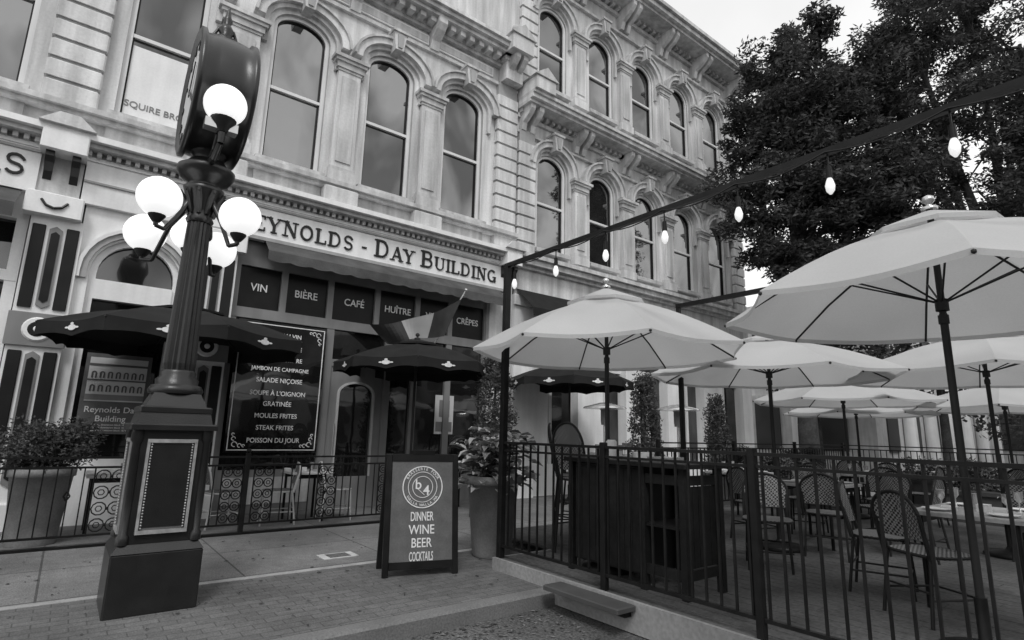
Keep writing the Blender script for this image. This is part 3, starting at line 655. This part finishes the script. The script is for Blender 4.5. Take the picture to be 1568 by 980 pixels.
for x in (-2.6,2.02,4.95): m.bbox(x-.03,x+.03,FY-.03,FY+.03,0,1.05,'black_rail',.005);m.sphere((x,FY,1.08),.035,'black_rail',8)
for z in (1.0,.89,.13): m.box(-2.6,4.95,FY-.018,FY+.018,z-.012,z+.012,'black_rail')
x=-2.5
pan=[(-1.3,-.9),(.35,.68),(1.72,1.98),(2.12,2.38),(3.0,3.28),(3.95,4.22)]
while x<4.9:
    if not any(a-.05<x<b+.05 for a,b in pan): m.box(x-.007,x+.007,FY-.007,FY+.007,.142,.878,'black_rail')
    x+=.125
for a,b in pan: scrollpanel(m,a,b,.142,.878,c=FY)
m.box(-2.6,4.95,FY-.04,FY+.04,.0,.03,'black_rail')
m.make('wrought_iron_fence')
FX=3.81
m=MB()
def barsY(m,x,y0,y1,zb,zt,sp=.118):
    y=y0
    while y<y1: m.box(x-.008,x+.008,y-.008,y+.008,zb,zt,'black_rail');y+=sp
m.box(FX-.02,FX+.02,-2.5,5.03,1.285,1.31,'black_rail');m.box(FX-.014,FX+.014,-2.5,5.03,1.205,1.225,'black_rail');m.box(FX-.016,FX+.016,-2.5,5.03,.22,.245,'black_rail')
barsY(m,FX,-2.4,5.0,.246,1.284)
for y in (-2.5,2.15,3.55): m.bbox(FX-.028,FX+.028,y-.028,y+.028,-.10,1.34,'black_rail',.005)
m.make('deck_railing')
m=MB();yb=6.35
for z in (1.30,1.21,.23): m.box(8.2,15.6,yb-.018,yb+.018,z-.012,z+.012,'black_rail')
x=8.2
while x<15.6: m.box(x-.008,x+.008,yb-.008,yb+.008,.244,1.20,'black_rail');x+=.125
for x in (8.2,10.6,13.1,15.6): m.bbox(x-.03,x+.03,yb-.03,yb+.03,0,1.36,'black_rail',.005)
for z in (1.30,1.21,.23): m.box(15.6-.018,15.6+.018,-3,yb,z-.013,z+.011,'black_rail')
barsY(m,15.6,-3,yb,.244,1.20,.125)
m.make('deck_railing')
m=MB();m.bbox(FX-.035,FX+.035,5.0,5.07,0,3.30,'black_rail',.006);m.bbox(FX-.035,FX+.035,-2.6,-2.53,0,3.30,'black_rail',.006)
m.box(FX-.022,FX+.022,-2.6,5.07,3.301,3.345,'black_rail')
m.bbox(6.97,7.03,4.95,5.01,.1,3.30,'black_rail',.006);m.box(6.97,7.03,-2.6,5.01,3.301,3.36,'black_rail')
m.make('light_frame')
m=MB();ys=[.1,.80,1.48,2.14,2.82,3.5,4.2,4.9]
for i,y in enumerate(ys):
    L_=.10
    m.cyl((FX,y,3.30),(FX,y,3.30-L_),.006,.006,'black_rail',5);m.cyl((FX,y,3.215),(FX,y,3.13),.018,.022,'black_rail',8)
    m.lathe(FX,y,[(.014,3.13),(.022,3.11),(.031,3.075),(.026,3.04),(.008,3.015)],'bulb',12)
    if i<len(ys)-1:
        y2=ys[i+1];m.tube([(FX-.03,y+(y2-y)*k/6,3.31-.05*math.sin(PI*k/6)) for k in range(7)],.006,'black_rail',5)
m.make('string_lights')

# ================================================================ DECK
m=MB();x=3.78;random.seed(3)
while x<15.6:
    y1=5.05 if x<4.55 else 6.4
    y=-3+random.uniform(-2,0)
    while y<y1:
        l=random.uniform(2.4,3.6);m.box(x,x+.134,max(y,-3),min(y+l-.004,y1),.085,.11+random.uniform(-.001,.001),'deck_wood');y+=l
    x+=.142
m.box(3.74,3.775,-3,5.08,-.12,.115,'deck_fascia');m.box(3.776,4.55,5.051,5.08,.004,.113,'deck_fascia')
m.box(4.5,15.6,6.41,6.44,.004,.113,'deck_fascia');m.box(3.8,15.6,-3,5.0,-.12,.05,'cabinet_wood')
m.make('deck')
m=MB();m.bbox(3.52,3.738,3.15,4.02,.055,.095,'planter_dark',.008);m.box(3.66,3.738,3.2,3.97,.0,.055,'cabinet_wood');m.make('deck_step')

# ================================================================ UMBRELLAS
def umbrella(cx,cy,r,zr,za,rot,fabric,name,n=8,val=0,zb=0,logo=False,tilt=(0,0)):
    E=empty(name);m=MB();rot=math.radians(rot)
    T=Matrix.Translation((cx,cy,zr))@Matrix.Rotation(tilt[0],4,'X')@Matrix.Rotation(tilt[1],4,'Y')@Matrix.Translation((-cx,-cy,-zr))
    m.T=T
    def P(i,t,off=0):
        a=rot+2*PI*i/n;return Vector((cx+r*t*math.cos(a),cy+r*t*math.sin(a),za-(za-zr)*t+.05*r*math.sin(PI*t)+off))
    S=8;TT=[.12+.88*k/7 for k in range(8)]
    for i in range(n):
        vs=[];fs=[]
        for t in TT:
            a,b=P(i,t),P(i+1,t)
            for s in range(S+1):
                u=s/S;q=a.lerp(b,u);w=math.sin(PI*u);cdir=(Vector((cx,cy,0))-Vector((q.x,q.y,0)))
                q=q+cdir*(.035*w*t*t)-Vector((0,0,.02*r*w*t))
                vs.append(q)
        for j in range(7):
            for s in range(S): fs.append((j*(S+1)+s,(j+1)*(S+1)+s,(j+1)*(S+1)+s+1,j*(S+1)+s+1))
        m.add(vs,fs,fabric,True)
        last=vs[-(S+1):];h=val if val else .035
        low=[Vector((v.x,v.y,v.z-h*(1-(.22*abs(math.sin(2*PI*k/S)) if val else 0)))) for k,v in enumerate(last)]
        m.add(last+low,[(k,k+1,S+2+k,S+1+k) for k in range(S)],fabric,True)
        a,b=P(i,.30,.045),P(i+1,.30,.045);c=P(i,.03,.09);d=P(i+1,.03,.09)
        m.add([c,d,b,a],[(0,3,2,1)],fabric,True);m.add([a,b,b-Vector((0,0,.03)),a-Vector((0,0,.03))],[(0,1,2,3)],fabric)
        if logo:
            mid=(P(i,1)+P(i+1,1))/2;out=Vector((mid.x-cx,mid.y-cy,0)).normalized();tg=Vector((-out.y,out.x,0));base=mid+out*(-.035*r*.92+.012)-Vector((0,0,.02*r+val*.45))
            for kk,(dx,dz,ra,rb) in enumerate(((0,0,.075,.035),(-.09,.0,.035,.012),(.09,0,.035,.012),(0,.045,.03,.016))):
                m.add([base+out*(.004+.001*kk)+tg*(dx+ra*math.cos(2*PI*k/10))+Vector((0,0,dz+rb*math.sin(2*PI*k/10))) for k in range(10)],[tuple(range(10))],'chalk')
    m.make('canopy',E)
    m=MB();m.T=T
    for i in range(n):
        m.tube([tuple(P(i,t,-.018)) for t in (.03,.35,.7,.99)],.009,'umbrella_rib',5)
        q=P(i,.52,-.025);m.cyl((cx,cy,zr+.02),tuple(q),.007,.007,'umbrella_rib',5)
        q=P(i,1.0,-.02);m.sphere(tuple(q),.014,'umbrella_rib',6)
    m.cyl((cx,cy,zr-.03),(cx,cy,zr+.05),.04,.04,'umbrella_rib',10);m.cyl((cx,cy,zr-.12),(cx,cy,zr-.06),.032,.032,'umbrella_rib',10)
    m.lathe(cx,cy,[(.05,za+.09),(.055,za+.11),(.02,za+.12),(.018,za+.135),(.04,za+.16),(.035,za+.19),(.008,za+.205)],'umbrella_rib' if val else 'silver',12)
    m.cyl((cx,cy,zr-.1),(cx,cy,za+.1),.021,.021,'umbrella_rib',10);m.T=None
    m.cyl((cx,cy,zb),(cx,cy,zr-.05),.024,.024,'umbrella_rib',10)
    m.lathe(cx,cy,[(.26,zb),(.27,zb+.03),(.24,zb+.06),(.06,zb+.08),(.035,zb+.12),(.035,zb+.36)],'black_rail',20)
    m.make('frame',E)
umbrella(4.42,4.06,1.42,2.27,2.88,12,'canvas','patio_umbrella',zb=.11)
umbrella(4.62,1.16,1.42,2.32,2.93,20,'canvas','patio_umbrella',zb=.11)
umbrella(7.0,3.65,1.5,2.2,2.66,5,'canvas','patio_umbrella',zb=.11)
umbrella(9.0,1.9,1.7,2.26,2.74,15,'canvas','patio_umbrella',zb=.11)
umbrella(11.0,4.4,1.55,2.1,2.5,0,'canvas','patio_umbrella',zb=.11)
umbrella(13.2,2.6,1.6,2.05,2.45,9,'canvas','patio_umbrella',zb=.11)
umbrella(13.6,5.2,1.5,2.0,2.4,9,'canvas','patio_umbrella',zb=.11)
umbrella(1.15,8.95,1.62,2.60,2.97,8,'black_fabric','patio_umbrella',val=.18,logo=True)
umbrella(4.80,9.0,1.42,2.56,2.94,18,'black_fabric','patio_umbrella',val=.18,logo=True)
umbrella(8.6,9.0,1.4,2.56,2.94,5,'black_fabric','patio_umbrella',val=.18,logo=True)

# ================================================================ FURNITURE
def chairmesh(name,seat=.46,top=.92,frame='chair_frame'):
    m=MB();w=.22
    for sx in (-1,1):
        m.tube([(sx*w*.9,-.22,0),(sx*w*.85,-.19,seat)],.013,frame,6);m.tube([(sx*w,.25,0),(sx*w*.9,.19,seat),(sx*w*.95,.25,seat+.25)],.013,frame,6)
        m.tube([(sx*w*.88,-.2,seat*.4),(sx*w*.95,.22,seat*.4)],.009,frame,5)
    m.tube([(-w,-.2,seat*.4),(w,-.2,seat*.4)],.009,frame,5);m.tube([(-w,.22,seat*.5),(w,.22,seat*.5)],.009,frame,5)
    pts=[(w*1.08*math.copysign(abs(math.cos(t))**.6,math.cos(t)),.215*math.copysign(abs(math.sin(t))**.6,math.sin(t))) for t in [2*PI*k/20 for k in range(20)]]
    m.add([(x,y,seat) for x,y in pts]+[(x,y,seat+.025) for x,y in pts],[tuple(range(19,-1,-1)),tuple(range(20,40))]+[(k,(k+1)%20,20+(k+1)%20,20+k) for k in range(20)],'weave')
    m.tube([(x,y,seat+.012) for x,y in pts+pts[:1]],.012,frame,5)
    h=top-seat;loop=[];N=16
    for k in range(N+1):
        t=PI*k/N;x=-w*1.02*math.cos(t);z=seat+.05+(h-.05)*(.55+.45*math.sin(t)) if 0<k<N else seat
        y=.20+(z-seat)*.22-.04*(1-abs(x)/w);loop.append((x,y,z))
    m.tube(loop,.014,frame,6)
    cols=10;rows=10;vs=[];fs=[]
    for j in range(rows+1):
        for i in range(cols+1):
            x=-w*.98+2*w*.98*i/cols;tz=seat+.05+(h-.05)*(.55+.45*math.sqrt(max(0,1-(x/(w*1.02))**2)))
            z=seat+.12+(tz-seat-.12)*j/rows;y=.20+(z-seat)*.22-.04*(1-abs(x)/w);vs.append((x,y,z))
    for j in range(rows):
        for i in range(cols): a=j*(cols+1)+i;fs.append((a,a+1,a+cols+2,a+cols+1))
    m.add(vs,fs,'weave',True)
    return m
ch=chairmesh('bistro_chair').make('bistro_chair',loc=(5.35,1.62,.11),rot=(0,0,math.radians(60)))
R_=math.radians
chs=[(5.9,2.15,15),(6.3,.8,190),(7.1,3.1,100),(7.3,4.1,70),(8.35,3.0,-110),(8.5,4.0,-70),(7.9,2.5,180),(8.9,1.6,90),(9.9,.9,-80),(10.3,4.6,90),(11.6,4.1,-90),(11.2,3.4,180),(6.1,4.9,60),(5.9,3.2,-60),(12.4,2.2,60),(9.6,5.1,20),(9.4,3.3,-70),(12.6,5.0,-60)]
for x,y,a in chs: link_copy(ch,'bistro_chair',(x,y,.11),R_(a))
bs=chairmesh('bar_chair',.78,1.42).make('bar_chair',loc=(5.0,5.15,.11),rot=(0,0,R_(50)))
link_copy(bs,'bar_chair',(5.55,5.5,.11),R_(20));link_copy(bs,'bar_chair',(4.75,4.72,.11),R_(95))
mc=chairmesh('metal_chair',.46,.88,'metal_chair').make('metal_chair',loc=(2.65,9.1,0),rot=(0,0,R_(-100)))
for x,y,a in ((3.55,9.1,80),(-.2,9.6,-90),(1.9,9.2,100),(5.6,9.3,90)): link_copy(mc,'metal_chair',(x,y,0),R_(a))
def table(name,cx,cy,zb,w,d,h=.75,topm='table_wood',rz=0):
    m=MB();m.bbox(-w/2,w/2,-d/2,d/2,h-.035,h,topm,.006)
    for sx in (-1,1):
        for sy in (-1,1): m.cyl((sx*(w/2-.07),sy*(d/2-.07),0),(sx*(w/2-.07),sy*(d/2-.07),h-.04),.02,.02,'black_rail',6)
    m.box(-w/2+.08,w/2-.08,-d/2+.06,-d/2+.08,h-.10,h-.036,'black_rail');m.box(-w/2+.08,w/2-.08,d/2-.08,d/2-.06,h-.10,h-.036,'black_rail')
    m.cyl((.1,.05,h),(.1,.05,h+.13),.03,.036,'silver',10);m.box(-.12,-.02,-.08,.0,h,h+.06,'chalk');m.bbox(-.3,-.2,.1,.2,h,h+.04,'paper',.01)
    if w>.65:
        for sx in (-1,1):
            for sy in (-1,1):
                px,py=sx*(w/2-.17),sy*(d/2-.16)
                m.lathe(px,py,[(.05,h),(.10,h+.012),(.105,h+.018)],'chalk',14)
                m.lathe(px-sx*.14,py,[(.03,h),(.006,h+.008),(.005,h+.07),(.03,h+.10),(.032,h+.16)],'silver',8)
    return m.make(name,loc=(cx,cy,zb),rot=(0,0,rz))
for x,y,w in ((6.1,1.45,1.0),(7.85,3.55,.9),(9.4,1.25,.9),(10.95,4.1,.9),(12.5,1.5,.9),(6.4,5.4,.8),(9.0,5.3,.9)): table('patio_table',x,y,.11,w,.75)
table('bar_table',5.3,4.7,.11,.7,.6,1.05)
for x,y in ((3.1,9.25),(.6,9.5),(5.9,9.7)): table('cafe_table',x,y,0,.6,.6,.74,'metal_chair')
m=MB();x0,x1,y0,y1=4.10,4.66,2.92,4.30;cm='cabinet_wood'
for x in (x0,x1-.06):
    for y in (y0,y1-.06,y0+.42): m.box(x,x+.06,y,y+.06,.11,1.14,cm)
m.bbox(x0-.04,x1+.04,y0-.04,y1+.04,1.14,1.18,cm,.006)
y=y0+.485
while y<y1-.14: m.box(x0+.012,x0+.03,y,y+.085,.24,1.1,cm);y+=.09
m.box(x0+.031,x1-.03,y0+.48,y1-.07,.22,1.13,'panel_dark')
m.box(x0+.01,x0+.05,y0+.062,y0+.418,1.0,1.08,cm);m.box(x0+.01,x0+.05,y0+.062,y0+.418,.25,.33,cm);m.box(x0+.062,x1-.062,y0+.02,y0+.05,1.0,1.08,cm);m.box(x0+.062,x1-.062,y0+.02,y0+.05,.25,.33,cm)
x=x0+.07
while x<x1-.12: m.box(x,x+.075,y0+.03,y0+.045,.34,.99,cm);x+=.082
m.box(x0+.02,x1-.02,y0+.07,y1-.07,.64,.66,cm)
m.lathe(4.3,3.9,[(.05,1.18),(.055,1.34),(.04,1.36)],'paper',12);m.lathe(4.42,3.6,[(.09,1.18),(.11,1.25)],'chalk',14);m.lathe(4.36,4.12,[(.04,1.18),(.045,1.31)],'silver',12)
m.box(4.25,4.5,3.2,3.42,1.18,1.22,'silver')
m.make('service_cabinet')
def heater(cx,cy,zb):
    m=MB();m.lathe(cx,cy,[(.22,zb),(.22,zb+.12),(.18,zb+.5),(.16,zb+.75),(.03,zb+.78)],'silver',18);m.cyl((cx,cy,zb+.7),(cx,cy,zb+1.65),.028,.028,'silver',10)
    m.lathe(cx,cy,[(.07,zb+1.6),(.08,zb+1.68),(.08,zb+1.88),(.10,zb+1.90)],'storefront_frame',14);m.lathe(cx,cy,[(.42,zb+1.91),(.40,zb+1.94),(.1,zb+2.02),(.01,zb+2.03)],'silver',24);m.make('patio_heater')
heater(9.35,6.75,-.001);heater(8.15,7.55,-.001)

# ================================================================ PLANTS
def pot(m,cx,cy,r0,r1,h,mm,zb=0):
    m.lathe(cx,cy,[(r0,zb),(r0*1.03,zb+.04),(r1*.97,zb+h-.1),(r1*1.05,zb+h-.09),(r1*1.06,zb+h),(r1*.95,zb+h),(r1*.9,zb+h-.06)],mm,28)
def leafball(m,c,rad,k,n,ln,wd,lm):
    for i in range(k):
        d=Vector((random.gauss(0,1),random.gauss(0,1),random.gauss(0,1))).normalized()*random.uniform(.4,.95)
        leaves(m,(c[0]+d.x*rad[0],c[1]+d.y*rad[1],c[2]+d.z*rad[2]),(rad[0]*.25,rad[1]*.25,rad[2]*.25),n,ln,wd,lm)
E=empty('potted_shrub');m=MB();pot(m,-.14,8.92,.23,.31,.86,'planter_pot');m.tube([(.12,8.66,.60),(.15,8.62,.55),(.12,8.61,.5),(.09,8.64,.55),(.12,8.66,.60)],.01,'black_rail',5)
m.tube([(-.14,8.92,.7),(-.12,8.92,1.2)],.03,'bark');m.make('pot',E)
m=MB();leafball(m,(-.12,8.92,1.12),(.5,.46,.38),150,60,.05,.022,'leaf_shrub');m.make('foliage',E)
E=empty('potted_hosta');m=MB();T_=Matrix.Translation((4.12,5.62,0))
m.T=T_;m.lathe(0,0,[(.21,0),(.23,.04),(.30,.80),(.34,.81),(.345,.90),(.31,.90),(.29,.84)],'planter_pot',26);m.T=None;m.make('pot',E)
m=MB()
for i in range(260):
    a=random.uniform(0,2*PI);rr=random.uniform(.05,.46);z=random.uniform(.85,1.5)-rr*.35
    b=Vector((4.12+rr*math.cos(a),5.62+rr*math.sin(a),z));o=Vector((math.cos(a),math.sin(a),random.uniform(-.5,.5))).normalized();s_=o.cross(Vector((0,0,1))).normalized()
    l=random.uniform(.12,.2);w=l*.36;up=Vector((0,0,.02))
    m.add([b,b+o*l*.3+s_*w+up,b+o*l*.7+s_*w*.7+up,b+o*l-Vector((0,0,.03)),b+o*l*.7-s_*w*.7+up,b+o*l*.3-s_*w+up,b+o*l*.5-up*.3],[(0,1,2,6),(6,2,3),(6,3,4),(0,6,4,5)],'leaf_light' if i%4 else 'leaf_shrub',False)
leafball(m,(4.12,5.62,1.0),(.3,.3,.25),30,30,.07,.04,'leaf_shrub');m.make('foliage',E)
def column_shrub(cx,cy,h,w):
    E=empty('potted_arborvitae');m=MB();m.bbox(cx-.28,cx+.28,cy-.28,cy+.28,0,.6,'planter_dark',.02);m.cyl((cx,cy,.5),(cx,cy,h-.3),.05,.015,'bark',6);m.make('pot',E)
    m=MB()
    for i in range(170):
        t=random.random();z=.65+(h-.7)*t;rr=w*(1.0-.55*t**2.2)*random.uniform(.45,1.05);a=random.uniform(0,2*PI)
        leaves(m,(cx+rr*math.cos(a),cy+rr*math.sin(a),z),(.1,.1,.16),42,.07,.03,'leaf_shrub',up=.8)
    m.make('foliage',E)
column_shrub(5.85,8.0,2.75,.36);column_shrub(9.9,8.0,2.75,.34);column_shrub(12.6,8.0,2.4,.3)
for cx,cy in ((14.5,7.0),(11.4,6.9)):
    E=empty('potted_shrub');m=MB();pot(m,cx,cy,.3,.4,.7,'planter_pot');m.make('pot',E);m=MB();leafball(m,(cx,cy,.95),(.5,.5,.35),60,50,.07,.03,'leaf_shrub');m.make('foliage',E)
for cx,cy,ln_ in ((12.3,2.9,1.0),(11.6,5.9,1.6),(14.2,1.0,1.2),(14.9,4.2,1.2)):
    E=empty('planter_box');m=MB();m.bbox(cx-.2,cx+.2,cy-ln_/2,cy+ln_/2,.11,.62,'planter_dark',.02);m.bbox(cx-.23,cx+.23,cy-ln_/2-.03,cy+ln_/2+.03,.56,.64,'planter_dark',.015);m.make('box',E)
    m=MB()
    for i in range(60): leaves(m,(cx+random.uniform(-.22,.22),cy+random.uniform(-.5,.5)*ln_,random.uniform(.65,1.02)),(.14,.14,.12),34,.08,.035,'leaf_light' if i%4==0 else 'leaf_shrub')
    m.make('foliage',E)

# ================================================================ TREES
random.seed(11)
tree('street_tree',(15.0,6.9,0),3.6,.26,[
 (14.5,6.6,11.4,1.15,30),(15.1,6.1,12.3,.9,20),(13.75,7.2,9.6,.95,24),(13.8,7.2,8.2,1.1,28),(13.9,7.1,6.8,1.0,24),(15.4,5.9,9.9,1.4,38),(15.4,5.9,7.6,1.3,34),(16.5,5.2,8.6,1.4,34),(14.6,6.6,10.3,1.2,28),(16.2,6.6,6.4,1.1,20),(14.6,6.6,5.9,.9,18),(15.6,6.0,6.0,.9,16),(17.4,4.8,6.6,1.2,22),(15.2,6.0,8.6,1.2,30),(16.0,5.6,10.8,1.3,30),(16.4,5.2,7.4,1.1,24)])
tree('street_tree',(19.2,3.2,0),4.2,.32,[
 (17.3,4.3,12.9,1.7,46),(17.6,4.0,10.3,1.5,40),(18.6,3.2,14.2,1.9,46),(19.9,2.4,12.6,1.9,46),(19.3,2.8,9.9,1.7,40),(18.8,3.0,7.8,1.4,32),(20.5,1.6,8.0,1.6,30),(17.2,4.6,8.3,1.2,26),(20.6,1.4,10.4,1.7,34),(16.6,4.9,11.4,1.1,24),(19.6,2.2,6.6,1.3,24),(21.5,1.2,6.9,1.5,26),(22,.6,9,1.6,26)])
m=MB()
for i in range(110):
    x=random.uniform(33,56);y=random.uniform(-8,8.5);leaves(m,(x,y,random.uniform(2.3,9)),(1.5,1.5,1.1),230,.32,.15,'leaf_tree')
for i in range(70):
    x=random.uniform(26.8,29.6);y=random.uniform(5.5,15);leaves(m,(x,y,random.uniform(3.4,8.6)),(1.1,1.1,.8),200,.26,.12,'leaf_tree')
for x in (40,48,56): m.cyl((x,-2,-.13),(x,-2,6),.3,.2,'bark',8)
for y in (7.5,12.5): m.cyl((28.2,y,-.13),(28.2,y,5.5),.2,.12,'bark',8)
m.make('distant_trees')

# ================================================================ LIGHT / WORLD / CAMERA
sc=bpy.context.scene
to_sun=Vector((-.45,-.62,.95)).normalized()
s=bpy.data.lights.new('sun','SUN');s.energy=1.4;s.angle=math.radians(16);s.color=(1,1,1)
so=bpy.data.objects.new('sun',s);sc.collection.objects.link(so);so.rotation_euler=to_sun.to_track_quat('Z','Y').to_euler()
wd=bpy.data.worlds.new('World');sc.world=wd;wd.use_nodes=True;nt=wd.node_tree;N=nt.nodes;L=nt.links
bg=N['Background'];sk=N.new('ShaderNodeTexSky');sk.sky_type='NISHITA';sk.sun_disc=False
sk.sun_elevation=math.asin(to_sun.z);sk.sun_rotation=math.atan2(to_sun.x,to_sun.y)
bw=N.new('ShaderNodeRGBToBW');L.new(sk.outputs[0],bw.inputs[0]);L.new(bw.outputs[0],bg.inputs[0]);bg.inputs[1].default_value=.06
b2=N.new('ShaderNodeBackground');b2.inputs[1].default_value=1.0
tc=N.new('ShaderNodeTexCoord');n=N.new('ShaderNodeTexNoise');n.inputs['Scale'].default_value=2.2;n.inputs['Detail'].default_value=6;L.new(tc.outputs['Generated'],n.inputs['Vector'])
mr=N.new('ShaderNodeMapRange');mr.inputs[1].default_value=.35;mr.inputs[2].default_value=.65;mr.inputs[3].default_value=.80;mr.inputs[4].default_value=.98;L.new(n.outputs['Fac'],mr.inputs[0]);L.new(mr.outputs[0],b2.inputs[0])
ad=N.new('ShaderNodeAddShader');L.new(bg.outputs[0],ad.inputs[0]);L.new(b2.outputs[0],ad.inputs[1]);L.new(ad.outputs[0],N['World Output'].inputs[0])
sc.view_settings.view_transform='Standard';sc.view_settings.look='None';sc.view_settings.exposure=0
a=math.radians(37.7);p=math.radians(11.4);r=.024
R0=Vector((math.cos(a),-math.sin(a),0));F=Vector((math.cos(p)*math.sin(a),math.cos(p)*math.cos(a),math.sin(p)));U0=R0.cross(F)
cx_=R0*math.cos(r)+U0*math.sin(r);cy_=U0*math.cos(r)-R0*math.sin(r)
cam=bpy.data.cameras.new('camera');cam.sensor_width=36;cam.lens=860/1568*36;cam.clip_end=800;cam.clip_start=.05
co=bpy.data.objects.new('camera',cam);sc.collection.objects.link(co)
M=Matrix((cx_,cy_,-F)).transposed().to_4x4();M.translation=Vector((0,0,1.4));co.matrix_world=M;sc.camera=co
